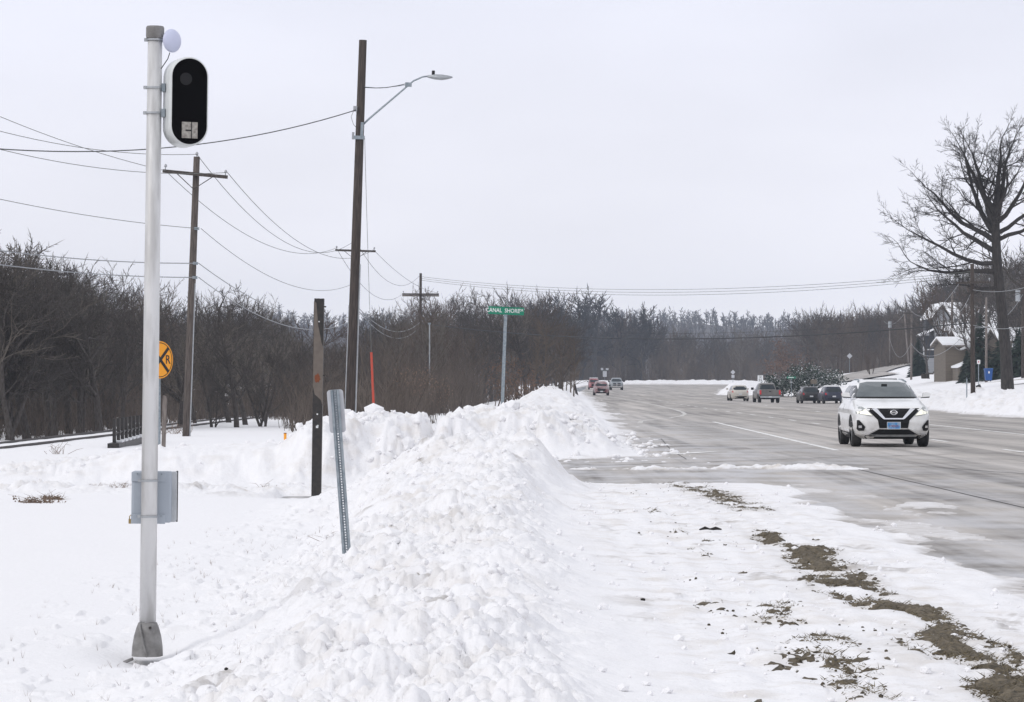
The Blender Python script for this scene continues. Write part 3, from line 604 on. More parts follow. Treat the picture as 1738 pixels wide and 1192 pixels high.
notrack = lambda x, d: ~((x > -17.5) & (x < -10.5) & (d < 150)) & (x < XL(d)-7)
brush('undergrowth', 17000, (-200, 640), (118, 240), (1.0, 3.0), M['bark_rd'], .014, notrack)
brush('undergrowth', 15000, (480, 960), (110, 330), (1.2, 3.0), M['bark_rd'], .018, lambda x, d: (x < XL(d)-8.0) & (x > -0.075*d) & ((x < -3.2) | (d > 160)))
brush('undergrowth', 9000, (860, 1600), (726, 790), (3.0, 9.0), M['bark_far'], .05, lambda x, d: d > 0)
brush('undergrowth', 6000, (1370, 1800), (440, 560), (2.0, 6.0), M['bark_far'], .04, lambda x, d: x > 62)
def leaf_shrub(px, d, H, Wd, n, m, label, cat='shrub', name='leafy_shrub', snow=0, el=1.0, twigm='bark_br', ls=.05, group=None):
    x = (px-PX)/F*d; z0 = float(zb(x, d)); t = thing(name, label, cat, (x, d, z0), 0, group)
    g = np.random.default_rng(int(px*7+d)); k = 46; a = g.uniform(0, 6.28, k); h = g.uniform(.5, 1, k)*H; rr = g.uniform(.15, .5, k)*Wd
    P = np.zeros((k, 3)); P[:, 0] = g.normal(0, .12, k)*Wd; Q = np.stack([np.cos(a)*rr, np.sin(a)*rr*el, h*np.sqrt(np.clip(1-(rr/(Wd*.58))**2, .1, 1))], -1)
    link('stems', tri_mass('shrub_stems', (P, Q, np.full(k, .03)), M[twigm]), t)
    i = g.integers(0, k, n); tt = g.uniform(.3, 1.0, n)**.6; c_ = P[i]+(Q-P)[i]*tt[:, None]+g.normal(0, .06*Wd, (n, 3)); c_[:, 2] = np.abs(c_[:, 2])
    u = g.normal(0, 1, (n, 3)); u /= np.linalg.norm(u, axis=1, keepdims=True); v = np.cross(u, g.normal(0, 1, (n, 3))); v /= np.linalg.norm(v, axis=1, keepdims=True); s_ = g.uniform(.6, 1.4, (n, 1))*ls
    V = np.stack([c_-u*s_, c_+v*s_*.5, c_+u*s_, c_-v*s_*.5], 1).reshape(-1, 3); Fq = np.arange(4*n).reshape(-1, 4)
    if snow:
        ns = int(n*snow); o = link('foliage', npmesh('leaves', V[:4*(n-ns)], Fq[:n-ns], m), t)
        c2 = c_[n-ns:]+np.array([0, 0, ls*.6]); u = g.normal(0, 1, (ns, 3))*[1, 1, .25]; u /= np.linalg.norm(u, axis=1, keepdims=True); v = np.cross(u, [0, .2, 1.0]); s2 = s_[n-ns:]*1.0
        V = np.stack([c2-u*s2, c2+v*s2*.55, c2+u*s2, c2-v*s2*.55], 1).reshape(-1, 3); o = link('snow_cover', npmesh('snow_cover', V, Fq[:ns], M['snow_s']), t)
    else: link('foliage', npmesh('leaves', V, Fq, m), t)
    return t
leaf_shrub(705, 175, 3.6, 3.8, 900, M['leaf_dry'], 'shrub with sparse pale tan leaves around the third utility pole', ls=.05)
leaf_shrub(745, 185, 3.0, 3.0, 500, M['leaf_dry'], 'shrub with scattered tan leaves right of the thin grey pole', ls=.05)
leaf_shrub(868, 165, 3.3, 4.2, 900, M['leaf_rust'], 'russet leaved shrub behind the green street name sign', ls=.055)
leaf_shrub(648, 190, 3.2, 3.4, 600, M['leaf_rust'], 'russet leaved shrub right of the orange stake', ls=.05)
leaf_shrub(905, 185, 2.2, 3.6, 700, M['leaf_rust'], 'low brown shrub at the right end of the roadside thicket', ls=.05)
leaf_shrub(1340, 540, 9.0, 11.0, 1500, M['leaf_rust'], 'broad rusty brown crown behind the snowy evergreens', cat='tree', name='russet_tree', ls=.22)
leaf_shrub(1362, 340, 4.0, 6.4, 2800, M['fir'], 'broad evergreen shrub dusted with snow behind the stopped cars', cat='shrub', name='evergreen_shrub', snow=.30, ls=.16)
leaf_shrub(1322, 345, 3.1, 4.2, 1700, M['fir'], 'snow dusted evergreen shrub left of the green corner sign', cat='shrub', name='evergreen_shrub', snow=.3, ls=.15)
leaf_shrub(1405, 345, 3.0, 4.6, 1700, M['fir'], 'snow dusted evergreen shrub nearest the white car in front', cat='shrub', name='evergreen_shrub', snow=.3, ls=.15)
def spruce(px, d, H, label, py0=None, Wd=None):
    x = (px-PX)/F*d; z0 = float(zb(x, d))-.2; t = thing('spruce_tree', label, 'tree', (x, d, z0)); g = np.random.default_rng(int(px)); Wd = Wd or H*.22
    part('trunk', MB().tube([(0, 0, 0), (0, 0, H*.97)], [H*.02, .02], 6), M['bark_dk'], t)
    n = 1500; h = H*(1-g.uniform(0, 1, n)**.6*.97); r = Wd*(1-h/H)*g.uniform(.5, 1.15, n)+.05; a = g.uniform(0, 6.28, n)
    c_ = np.stack([np.cos(a)*r, np.sin(a)*r, h], -1); o_ = np.stack([np.cos(a), np.sin(a), np.full(n, -.35)], -1); w_ = np.stack([-np.sin(a), np.cos(a), g.normal(0, .2, n)], -1); s_ = (.16+.22*(1-h/H))[:, None]
    V = np.stack([c_-o_*s_, c_+w_*s_*.4, c_+o_*s_, c_-w_*s_*.4], 1).reshape(-1, 3); link('crown', npmesh('needles', V, np.arange(4*n).reshape(-1, 4), M['fir']), t)
spruce(1559, 345, 5.2, 'dark evergreen left of the porch of the grey house')
spruce(1664, 262, 6.4, 'bluish evergreen behind the pole with the small white sign', Wd=1.4)
spruce(1700, 255, 4.5, 'dark evergreen behind the trunk of the large oak', Wd=1.6)
spruce(1730, 250, 4.6, 'dark evergreen at the right edge beyond the oak', Wd=1.5)
spruce(1641, 270, 3.2, 'narrow evergreen at the corner of the tan garage', Wd=.7)

# ------------------------------------------------------------------ rails and little bridge
def zl(x, y): return float(zb(x, y))
t = thing('railway_track', 'single railway track with dark rails running through the snow on the left', 'railway', (0, 0, 0))
for dx in (0, -1.45):
    pts = [(np.interp(y, [40, 86, 127, 200], [-15.6, -15.0, -14.25, -13.4])+dx, y) for y in (40, 60, 86, 105, 127, 150, 175, 200)]
    pts = [(x, y, zl(x, y)+.195) for x, y in pts]; mb = MB()
    for wdt, z0, z1 in ((.055, -.22, -.17), (.012, -.17, -.05), (.036, -.05, 0.0)):
        k = len(mb.v)
        for (x, y, z) in pts: mb.v += [(x-wdt, y, z+z0), (x+wdt, y, z+z0), (x+wdt, y, z+z1), (x-wdt, y, z+z1)]
        for i in range(len(pts)-1):
            for j in range(4): a = k+i*4+j; b_ = k+i*4+(j+1) % 4; mb.f.append((a, b_, b_+4, a+4))
    part('rail', mb, M['steel_dk'], t)
t = thing('bridge_railing', 'low black steel bridge railing with upright posts beside the railway', 'railing', (-12.0, 90, 0))
gz = zl(-12, 90)
pp = []
for i in range(9):
    x = 0.0; y = -1.1+i*.92; z = -.22+i*.014
    part('post', MB().box(x-.05, x+.05, y-.05, y+.05, z-.1, z+.70-.008*i), M['tar'], t); pp.append((x, y, z))
for h in (.26, ): part('rail', MB().tube([(a, b_, c_+h) for a, b_, c_ in pp], .028, 6), M['tar'], t)
part('deck_girder', MB().prism([(-1.9, gz-.3), (7.0, gz-.3), (7.0, -.12), (-1.9, -.25)], -.10, .25, 'x'), M['tar'], t)
mb = MB()
for a, b_, c_ in pp: mb.box(a-.07, a+.22, b_+.12, b_+.62, c_-.02, c_+.04)
part('snow_cap', mb, M['snow_s'], t)

# ------------------------------------------------------------------ speed camera pole
S = F/22.0
bx, by = (250-PX)/F*22.0, 22.0; bz = ZC+(PY-1113)/F*22.0
t = thing('speed_camera_pole', 'tall aluminium pole carrying an oval white speed camera and a grey cabinet', 'camera pole', (bx, by, bz), 0, lean=R(.72))
H = 4.70
part('shaft', MB().tube([(0, 0, .2), (0, 0, 2.4), (0, 0, H-.09)], [.062, .059, .054], 40), M['alu'], t, True)
part('pole_cap', MB().tube([(0, 0, H-.09), (0, 0, H-.07), (0, 0, H-.012), (0, 0, H)], [.066, .068, .068, .062], 32), M['cast'], t)
# split cast breakaway shoe
mb = MB(); rings = [(.0, .115, .13), (.07, .112, .125), (.15, .10, .11), (.21, .083, .09), (.245, .07, .07), (.25, .062, .062)]
k = len(mb.v); n = 20
for z, rx, ry in rings:
    for j in range(n):
        a = 2*math.pi*j/n; mb.v.append((rx*math.copysign(abs(math.cos(a))**.75, math.cos(a)), ry*math.copysign(abs(math.sin(a))**.75, math.sin(a)), z))
for i in range(len(rings)-1):
    for j in range(n): mb.f.append((i*n+j, i*n+(j+1) % n, (i+1)*n+(j+1) % n, (i+1)*n+j))
part('base_shoe', mb, M['cast'], t, True)
part('shoe_seam', MB().tube([(-.055, -.075, .25), (-.035, -.115, .18), (-.01, -.136, .08), (.015, -.14, .0)], .008, 6), M['cast'], t)
part('shoe_seam', MB().tube([(.0, -.07, .235), (.045, -.09, .17), (.075, -.085, .10)], .007, 6), M['cast'], t)
part('bolt', MB().tube([(.03, -.085, .215), (.03, -.105, .215)], .011, 8), M['steel_dk'], t)
part('ground_cable', MB().tube([(-.10, -.05, -.02), (-.14, -.07, -.035), (-.19, -.08, -.06)], .012, 6), M['cast'], t)
def strap(z, r=.060):
    mb = MB(); n = 28; k0 = 0
    for j in range(n):
        a = 2*math.pi*j/n
        for rr, zz in ((r, z-.007), (r+.004, z-.007), (r+.004, z+.007), (r, z+.007)): mb.v.append((rr*math.cos(a), rr*math.sin(a), zz))
    for j in range(n):
        for q in range(4): a = j*4+q; b_ = j*4+(q+1) % 4; c_ = ((j+1) % n)*4+(q+1) % 4; d = ((j+1) % n)*4+q; mb.f.append((a, b_, c_, d))
    mb.box(-r-.022, -r+.006, -.016, .012, z-.012, z+.012); part('strap', mb, M['galv_lt'], t)
zc = lambda py: (1113-py)/S
for py, r in ((68, .058), (149, .0585), (192, .059), (816, .0625), (877, .0628)): strap(zc(py), r)
# oval camera head, turned a little to the right
hd = link('camera_head', None, t); hd.location = ((317-264)/S-.005, .03, zc(173)); hd.rotation_euler = (0, 0, R(22))
def stadium(w, h, n=22):
    r = w/2; s_ = h/2-r; pts = [(r*math.cos(a), s_+r*math.sin(a)) for a in np.linspace(0, math.pi, n)]+[(r*math.cos(a), -s_+r*math.sin(a)) for a in np.linspace(math.pi, 2*math.pi, n)]; return pts
mb = MB(); outl = [(.285, .655, -.115), (.297, .667, -.100), (.30, .67, -.06), (.30, .67, .075), (.285, .655, .10), (.20, .57, .108)]
for w_, h_, y in outl: mb.v += [(a, y, b_) for a, b_ in stadium(w_, h_)]
n = 44
for i in range(len(outl)-1):
    for j in range(n): mb.f.append((i*n+j, i*n+(j+1) % n, (i+1)*n+(j+1) % n, (i+1)*n+j))
mb.f.append(tuple(range(n))); mb.f.append(tuple(range((len(outl)-1)*n, len(outl)*n)))
part('housing', mb, M['white_p'], hd, True)
part('front_glass', MB().prism(stadium(.268, .638), -.121, -.105), M['black_g'], hd)
part('lens', MB().tube([(-.03, -.1215, .165), (-.03, -.124, .165)], .046, 28), M['lens'], hd)
part('flash_window', MB().box(-.058, .062, -.126, -.1205, -.275, -.155), M['flash'], hd)
mb = MB(); mb.box(.012, .018, -.128, -.126, -.275, -.155); mb.box(-.03, .015, -.1282, -.1262, -.222, -.212); part('window_divider', mb, M['lens'], hd)
mb = MB()
for z in (zc(149), zc(192)):
    mb.box(.05, .13, -.02, .03, z-.018, z-.004); mb.box(.05, .13, -.02, .03, z+.004, z+.018); mb.box(.058, .085, -.035, .045, z-.03, z+.03)
part('mounting_bracket', mb, M['galv'], t)
ds = link('dish_antenna', None, t); ds.location = ((291-265)/S+.015, -.005, zc(69)); ds.rotation_euler = (0, 0, R(46))
prof = [(0, -.035), (.03, -.033), (.06, -.022), (.082, -.006), (.088, .004), (.084, .008), (.06, .003), (.0, -.006)]
mb = MB(); n = 32
for r_, y in prof: mb.v += [(r_*math.cos(2*math.pi*j/n), y, r_*math.sin(2*math.pi*j/n)) for j in range(n)]
for i in range(len(prof)-1):
    for j in range(n): mb.f.append((i*n+j, i*n+(j+1) % n, (i+1)*n+(j+1) % n, (i+1)*n+j))
part('radome', mb, M['dish'], ds, True)
part('antenna_arm', MB().box(.045, .09, -.012, .012, zc(69)-.012, zc(69)+.012), M['galv'], t)
part('cable', MB().tube([((290-265)/S+.005, -.03, zc(90)), ((288-265)/S, -.04, zc(101)), ((281-265)/S, -.045, zc(112)), ((277-265)/S, -.045, zc(118))], .0035, 6), M['lens'], t)
# cabinet strapped behind the shaft
cb = link('cabinet', None, t); cb.location = (.0, .155, zc(845)); cb.rotation_euler = (0, 0, R(3))
cx = (260-256)/S
o = part('back_box', MB().box(cx-.165, cx+.135, -.08, .06, -.19, .195), M['cab'], cb); bevel(o, .018, 3)
o = part('door', MB().box(cx+.118, cx+.168, -.06, .085, -.185, .192), M['galv_lt'], cb, label='pale door edge of the cabinet'); bevel(o, .012, 2)
o = part('door_gasket', MB().box(cx+.160, cx+.173, .060, .088, -.188, .195), M['lens'], cb)
for z in (.155, -.16):
    o = part('mounting_plate', MB().box(cx-.165, cx+.09, -.09, -.078, z-.038, z+.034), M['cab'], cb); bevel(o, .003, 1)
    for q in (-.12, .06):
        part('screw', MB().tube([(cx+q, -.091, z+.02), (cx+q, -.096, z+.02)], .006, 8), M['galv'], cb)
part('padlock', MB().box(cx-.185, cx-.155, -.06, -.035, -.20, -.165).tube([(cx-.178, -.048, -.165), (cx-.178, -.048, -.145), (cx-.17, -.048, -.135), (cx-.162, -.048, -.145), (cx-.162, -.048, -.165)], .004, 6), mat('brass', (.35, .25, .10), .4, .6), cb)

# ------------------------------------------------------------------ posts near the camera
# leaning u-channel post with a small blank sign back
d = 28.0; p0 = W(590, 960, d); s_ = F/d
t = thing('delineator_post', 'leaning perforated grey metal post with the blank back of a small rounded sign', 'sign post', p0, 0, lean=-math.atan2(590-568, 960-662))
Hh = math.hypot(22, 298)/s_
prof = [(-.040, 0), (-.040, -.004), (-.022, -.004), (-.014, .022), (.014, .022), (.022, -.004), (.040, -.004), (.040, 0), (.026, 0), (.018, .026), (-.018, .026), (-.026, 0)]
flat = lambda x0, x1, y0, y1, z0, z1, mb: mb.box(x0, x1, y0, y1, z0, z1)
mb = MB(); flat(-.042, -.020, -.003, 0, -.6, Hh, mb); flat(.020, .042, -.003, 0, -.6, Hh, mb)
mb.prism([(-.0205, -.003), (-.014, .024), (-.012, .024), (-.0185, -.003)], -.6, Hh, 'z'); mb.prism([(.0205, -.003), (.0185, -.003), (.012, .024), (.014, .024)], -.6, Hh, 'z')
# web with real holes: rungs between them
hole, pitch = .011, .0254; z = -.6
while z < Hh: mb.box(-.0125, .0125, .022, .024, z+hole*.5, min(z+pitch-hole*.5, Hh)); z += pitch
mb.box(-.0125, -.0055, .0218, .0238, -.6, Hh); mb.box(.0055, .0125, .0218, .0238, -.6, Hh)
part('channel_post', mb, M['galv'], t)
def rrect(w, h, r, n=5):
    p = []
    for cx_, cz, a0 in ((w/2-r, h/2-r, 0), (-w/2+r, h/2-r, 90), (-w/2+r, -h/2+r, 180), (w/2-r, -h/2+r, 270)):
        p += [(cx_+r*math.cos(R(a0+90*i/n)), cz+r*math.sin(R(a0+90*i/n))) for i in range(n+1)]
    return p
mb = MB().prism([(a, b_+Hh-.203) for a, b_ in rrect(.155, .41, .03)], .026, .030); part('sign_blank', mb, M['sign_back'], t)
for z in (Hh-.03, Hh-.30): part('bolt', MB().tube([(0, .020, z), (0, -.001, z)], .007, 8), M['galv_lt'], t)
# black square post with the taupe sleeve
d = 51.0; p0 = W(537, 836, d); s_ = F/d; Hh = (836-507)/s_
t = thing('square_post', 'tall black square steel post with a torn taupe sleeve and rust patch near its top', 'post', p0, 0, lean=R(.9))
w_ = .083
part('steel_tube', MB().box(-w_, w_, -.08, .08, -.4, Hh), M['tar'], t)
part('sleeve', MB().prism([(-w_-.004, Hh-.04), (-w_*.55, Hh-.08), (-.01, Hh-.46), (w_*.35, Hh-.64), (w_*.62, Hh-.76), (w_+.004, Hh-.85), (w_+.004, Hh-1.85), (w_-.02, Hh-1.76), (0, Hh-1.70), (-w_*.6, Hh-1.66), (-w_-.004, Hh-1.50)], -.086, -.079).box(-w_-.006, -w_, -.086, .08, Hh-1.5, Hh-.06), M['sleeve'], t)
g = random.Random(3); part('rust_patch', MB().prism([(math.cos(a)*.05*g.uniform(.7, 1.2)-.005, math.sin(a)*.085*g.uniform(.7, 1.2)+Hh-1.38) for a in np.linspace(0, 6.1, 14)], -.0885, -.0865), M['rust'], t)
mb = MB()
for x, z, r_ in ((.0, Hh-2.0, .012), (.01, Hh-2.2, .014), (0, Hh-2.22, .02), (.005, Hh-.4, .01)): mb.box(x-r_, x+r_, -.084, -.0815, z-r_, z+r_)
part('paper_scrap', mb, M['white_s'], t)
for z in (Hh-.14, Hh-1.33): part('bolt', MB().tube([(w_, 0, z), (w_+.035, 0, z)], .012, 6), M['steel_dk'], t)
# orange stake, yellow cap, grey stake
p0 = W(636, 704, 92); t = thing('marker_stake', 'thin orange red marker stake behind the snow bank right of the tall wooden pole', 'stake', p0+Vector((0, 0, -.6)), 0, lean=-R(2.4)); part('stake', MB().box(-.036, .036, -.012, .012, 0, 2.55), M['orange'], t); part('stake_rib', MB().box(-.012, .012, -.026, -.0125, 0, 2.55), M['orange'], t)
p0 = W(484, 742, 84); t = thing('marker_stub', 'short yellow marker peeping over the snow bank left of the black post', 'marker', p0, 0); part('tube', MB().tube([(0, 0, -.6), (0, 0, .10)], .04, 10), M['yel'], t); part('cap', MB().tube([(0, 0, .10), (0, 0, .12)], .048, 10), M['rust'], t)
p0 = W(277, 760, 80); t = thing('wooden_stake', 'pale weathered wooden stake between the rail sign and the wooden pole', 'stake', p0+Vector((0, 0, -.3)), 0, lean=R(1.6)); part('stake', MB().box(-.055, .055, -.03, .03, 0, 1.62).prism([(-.055, 1.62), (.055, 1.62), (.03, 1.70), (-.05, 1.72)], -.03, .03), M['wood_pole_grey'], t)

# rail crossing warning sign, half hidden by the pole
d = 72; p0 = W(272, 752, d)
t = thing('rail_crossing_sign', 'round amber rail crossing sign with a black cross and letters half hidden by the pole', 'road sign', p0, R(54))
part('post', MB().box(-.035, .035, .02, .06, -.3, 2.5), M['galv'], t); zc_ = (752-611)/F*d
part('disc', MB().tube([(0, 0, zc_), (0, .012, zc_)], .455, 44), M['yel'], t)
mb = MB(); n = 44
for r_, y in ((.405, -.003), (.425, -.003)): mb.v += [(r_*math.cos(2*math.pi*j/n), y, zc_+r_*math.sin(2*math.pi*j/n)) for j in range(n)]
for j in range(n): mb.f.append((j, (j+1) % n, (j+1) % n+n, j+n))
part('border', mb, M['black'], t)
mb = MB()
for sg in (1, -1):
    u = Vector((math.cos(R(45*sg)), 0, math.sin(R(45*sg)))); v = Vector((-u.z, 0, u.x)); e_ = .405; w_ = .042
    q = [u*e_+v*w_, u*e_-v*w_, -u*e_-v*w_, -u*e_+v*w_]; y = -.004 if sg > 0 else -.0055; mb.add([(p.x, y, zc_+p.z) for p in q], [(0, 1, 2, 3)])
part('cross', mb, M['black'], t)
for x in (-.27, .27): part('letter', shift(text_mb('R', .30, .001), x, -.004, zc_), M['black'], t)

# street name sign
d = 89.0; p0 = W(852.5, 690, d); s_ = F/d; t = thing('street_name_sign', 'green CANAL SHORE DR street name sign on a thin galvanised post in the snow bank', 'street sign', p0, 0, lean=R(2.1)); Hh = (690-534)/s_
mb = MB(); mb.box(-.05, -.032, -.004, 0, -.8, Hh); mb.box(.032, .05, -.004, 0, -.8, Hh); mb.box(-.033, .033, .0, .045, -.8, Hh); part('post', mb, M['galv'], t)
bl = link('name_blade', None, t); bl.location = (.01, 0, Hh+.115); bl.rotation_euler = (0, R(-2.1)+R(2.6), R(-4))
o = part('blade', MB().prism(rrect(1.09, .235, .025), 0, .006), M['green'], bl)
part('lettering', shift(text_mb('CANAL  SHORE', .172, .0015, .86), -.10, -.003, 0), M['white_s'], bl)
part('lettering', shift(text_mb('DR', .10, .0015, .9), .46, -.003, .03), M['white_s'], bl)
part('cross_blade', MB().box(.02, .026, -.50, .50, Hh+.235, Hh+.40), M['green'], t, label='second green blade seen edge on')
part('bracket', MB().box(-.02, .05, -.03, .03, Hh-.02, Hh+.0).box(-.0, .045, -.035, .03, Hh+.232, Hh+.245), M['galv'], t)

# ------------------------------------------------------------------ utility poles
def insul(mb, x, y, z, s=1): mb.tube([(x, y, z), (x, y, z+.10*s)], .018*s, 6); mb.tube([(x, y, z+.08*s), (x, y, z+.12*s), (x, y, z+.17*s), (x, y, z+.2*s)], [.03*s, .06*s, .045*s, .02*s], 8); return mb
def pole(name, label, px, py_base, px_top, py_top, d, r, m, arms=(), brace=True, group=None, aw=1.22, sink=.8):
    p0 = W(px, py_base, d); Hh = (py_base-py_top)/F*d; t = thing(name, label, 'utility pole', p0, 0, group, lean=math.atan2(px_top-px, py_base-py_top))
    part('pole', MB().tube([(0, 0, -sink), (0, 0, Hh*.5), (0, 0, Hh)], [r, r*.88, r*.74], 16), M[m], t, True)
    for (hz, w_, yaw, tilt) in arms:
        a = link('crossarm_set', None, t); a.location = (0, 0, hz); a.rotation_euler = (0, R(tilt), R(yaw))
        part('crossarm', MB().box(-w_, w_, -r-.10, -r+.01, -.06, .06), M['wood_dark'], a)
        if brace: part('brace', MB().tube([(-w_*.55, -r-.11, -.05), (0, -r-.06, -.55), (w_*.55, -r-.11, -.05)], .018, 5), M['steel_dk'], a)
        mb = MB(); [insul(mb, x, -r-.05, .06) for x in (-w_*.93, w_*.93)]; part('insulator', mb, M['porc'], a)
    return t, p0, Hh
dA = 107.0
tA, pA, HA = pole('utility_pole', 'brown wooden utility pole with a black crossarm standing just right of the camera pole', 316, 752, 334, 266, dA, .155, 'wood_mid', [((752-296)/F*dA, 1.19, -4, 3.6)], aw=1.2)
part('pin_insulator', insul(MB(), 0, 0, HA-.02), M['porc'], tA)
part('cable_guard', MB().tube([(.13, -.08, -.5), (.12, -.07, 5.8)], .028, 6), M['galv_lt'], tA)
for py in (388, 447, 471): part('cable_clamp', MB().box(.02, .2, -.17, -.09, (752-py)/F*dA-.05, (752-py)/F*dA+.05), M['galv'], tA)
dB = 93.0
tB, pB, HB = pole('utility_pole', 'tallest dark wooden pole carrying the street light arm', 594, 712, 616, 68, dB, .165, 'wood_pole')
kz = lambda py: (712-py)/F*dB
part('cable_guard', MB().tube([(.17, -.05, -.8), (.155, -.05, 4.9)], .03, 6), M['galv_lt'], tB); part('cable_guard', MB().tube([(-.165, -.05, -.8), (-.15, -.05, 3.6)], .022, 6), M['galv_lt'], tB)
part('lamp_arm', MB().tube([(.10, -.12, kz(212)), (.30, -.15, kz(201)), ((700-611)/F*dB, -.35, kz(136)), ((715-611)/F*dB, -.38, kz(129)), ((724-611)/F*dB, -.4, kz(127.5))], [.032, .032, .028, .026, .024], 10), M['galv'], tB, True)
part('arm_bracket', MB().box(-.17, .17, -.17, -.10, kz(237), kz(231)).box(.03, .12, -.19, -.10, kz(236), kz(208)), M['galv'], tB)
mb = MB(); lx = (742-611)/F*dB; prof = [(-.36, .0, .035), (-.30, .0, .07), (-.12, -.005, .13), (.10, -.01, .15), (.30, -.005, .09), (.44, -.0, .02)]
k = 0
for x, z, hw in prof: mb.v += [(lx+x, -.42-hw, kz(128)+z-.01-hw*.5), (lx+x, -.42-hw*.5, kz(128)+z+.01+hw*.45), (lx+x, -.42+hw*.5, kz(128)+z+.01+hw*.45), (lx+x, -.42+hw, kz(128)+z-.01-hw*.5)]
for i in range(len(prof)-1):
    for j in range(4): a = i*4+j; b_ = i*4+(j+1) % 4; mb.f.append((a, b_, b_+4, a+4))
mb.f += [(0, 1, 2, 3), (20, 21, 22, 23)]; part('lamp_head', mb, M['galv_lt'], tB, True)
part('photocell', MB().tube([((733-611)/F*dB, -.42, kz(126)), ((733-611)/F*dB, -.42, kz(118))], .05, 12), M['lens'], tB)
part('feed_cable', MB().tube([(.1, -.16, kz(149)), (.45, -.2, kz(149.5)), (.8, -.26, kz(148.5)), (1.15, -.3, kz(145)), ((692-611)/F*dB, -.33, kz(140))], .012, 6), M['lens'], tB)
part('stay_rod', MB().tube([(.1, -.16, kz(148)), (.6, -.2, kz(149.5)), (1.1, -.28, kz(146)), ((692-611)/F*dB, -.34, kz(143))], .008, 6), M['galv'], tB)
part('arm_clamp', MB().box((686-611)/F*dB, (697-611)/F*dB, -.38, -.28, kz(146), kz(139)), M['galv'], tB)
part('spool_rack', MB().box(-.24, -.17, -.08, .02, kz(237), kz(225)), M['porc'], tB); part('wire_clamp', MB().box(-.22, -.1, -.18, -.1, kz(190), kz(181)), M['porc'], tB)
part('drip_loop', MB().tube([(-.2, -.16, kz(188)), (-.28, -.17, kz(200)), (-.2, -.18, kz(212)), (-.1, -.17, kz(218))], .008, 5), M['wire'], tB)
dD = 178.0
tD, pD, HD = pole('utility_pole', 'distant utility pole whose crossarm shows behind the tallest pole', 603, 690, 603, 418, dD, .14, 'wood_pole', [((690-426)/F*dD, 1.22, 6, 1.5)])
dC = 240.0
tC, pC, HC = pole('utility_pole', 'slender dark utility pole with double crossarm in front of the thicket', 713, 695, 714, 464, dC, .14, 'wood_pole', [((695-499.5)/F*dC, 1.5, 0, 0)])
part('crossarm', MB().box(-1.5, 1.5, .15, .25, (695-502)/F*dC-.06, (695-502)/F*dC+.06), M['wood_pole_grey'], tC)
t = thing('steel_pole', 'thin pale pole just right of the slender utility pole', 'pole', W(729, 700, 190)); part('pole', MB().tube([(0, 0, -.5), (0, 0, (700-550)/F*190)], .04, 8), M['galv_lt'], t); part('cap', MB().box(-.08, .08, -.06, .06, (700-551)/F*190, (700-548)/F*190), M['galv'], t)
dE = 170.0
tE, pE, HE = pole('utility_pole', 'brown utility pole with crossarm beside the large oak', 1651.5, 676, 1650, 448, dE, .145, 'wood_pole', [((676-480)/F*dE, 1.05, 12, -1)])
tF_, pF, HF = pole('utility_pole', 'reddish brown pole beside the stop sign in front of the garage', 1616, 648, 1616, 498, 300, .15, 'wood_pole_grey')
tG, pG, HG = pole('utility_pole', 'thin grey utility pole left of the snowy lawn with a crossarm', 1546.5, 652, 1547, 528, 330, .13, 'wood_pole_grey', [((652-532)/F*330, .95, 0, 0)], brace=False)
tI, pI, HI = pole('utility_pole', 'leaning pole in the shrubs left of the thin grey pole', 1541, 606, 1535, 532, 420, .13, 'wood_pole_grey', brace=False)
tH, pH, HH = pole('utility_pole', 'wooden pole behind the blue bin', 1674, 640, 1674, 505, 250, .12, 'wood_pole_grey')
tK, pK, HK = pole('utility_pole', 'pole with a grey transformer at the right edge of the photo', 1736, 645, 1736, 470, 240, .14, 'wood_pole')
part('transformer', MB().tube([(-.42, -.1, HK-2.0), (-.42, -.1, HK-1.1)], .2, 14), M['galv_lt'], tK)
tJ, pJ, HJ = pole('utility_pole', 'distant pole with a pale transformer above the uphill road', 1510, 607, 1510, 548, 470, .11, 'wood_pole_grey'); part('transformer', MB().tube([(0, -.2, HJ-.8), (0, -.2, HJ+.2)], .28, 10), M['galv_lt'], tJ)

def wire(a, b_, sag, label, r=.012, m='wire', group=None, n=28, name='overhead_wire'):
    pts = [a.lerp(b_, i/n)-Vector((0, 0, 4*sag*(i/n)*(1-i/n))) for i in range(n+1)]
    o = link(name, MB().tube(pts, r, 5).data('wire', M[m])); tag(o, label, 'cable', group); return o
def wire3(A, B, mid, label, **k):     # sag chosen so that the wire passes the middle point's height
    t_ = (mid-A[0])/(B[0]-A[0])
a1 = W(281, 290, dA-.2); a2 = W(334, 262, dA); a3 = W(386, 293, dA-.2)
wire(W(-420, -20, 82), a1, .62, 'highest wire running down from the upper left to the left end of the first crossarm', group=None, r=.011)
wire(W(-420, 60, 82), a2, .95, 'wire coming from the left edge to the top pin of the first wooden pole', r=.011)
wire(W(-420, 100, 82), a3, 1.0, 'wire from the left edge to the right end of the first crossarm', r=.011)
wire(W(-420, 223, 84), W(336, 388, dA-.2), .45, 'lone wire from the left edge to the middle clamp of the first wooden pole', r=.011)
wire(W(-420, 345, 84), W(332, 447, dA-.2), .45, 'upper pale cable crossing in front of the left trees', r=.018, m='wire_lt')
wire(W(-420, 372, 84), W(331, 471, dA-.2), .42, 'lower pale cable crossing in front of the left trees', r=.018, m='wire_lt')
wire(W(-420, 186, 70), W(604, 187, dB-.2), 1.15, 'twisted dark service cable rising from the left edge to the street light pole', r=.016, m='wire_dk')
b1 = W(571, 421, dD-.3); b3 = W(634, 424, dD-.3); b2 = W(603, 408, dD-.3)
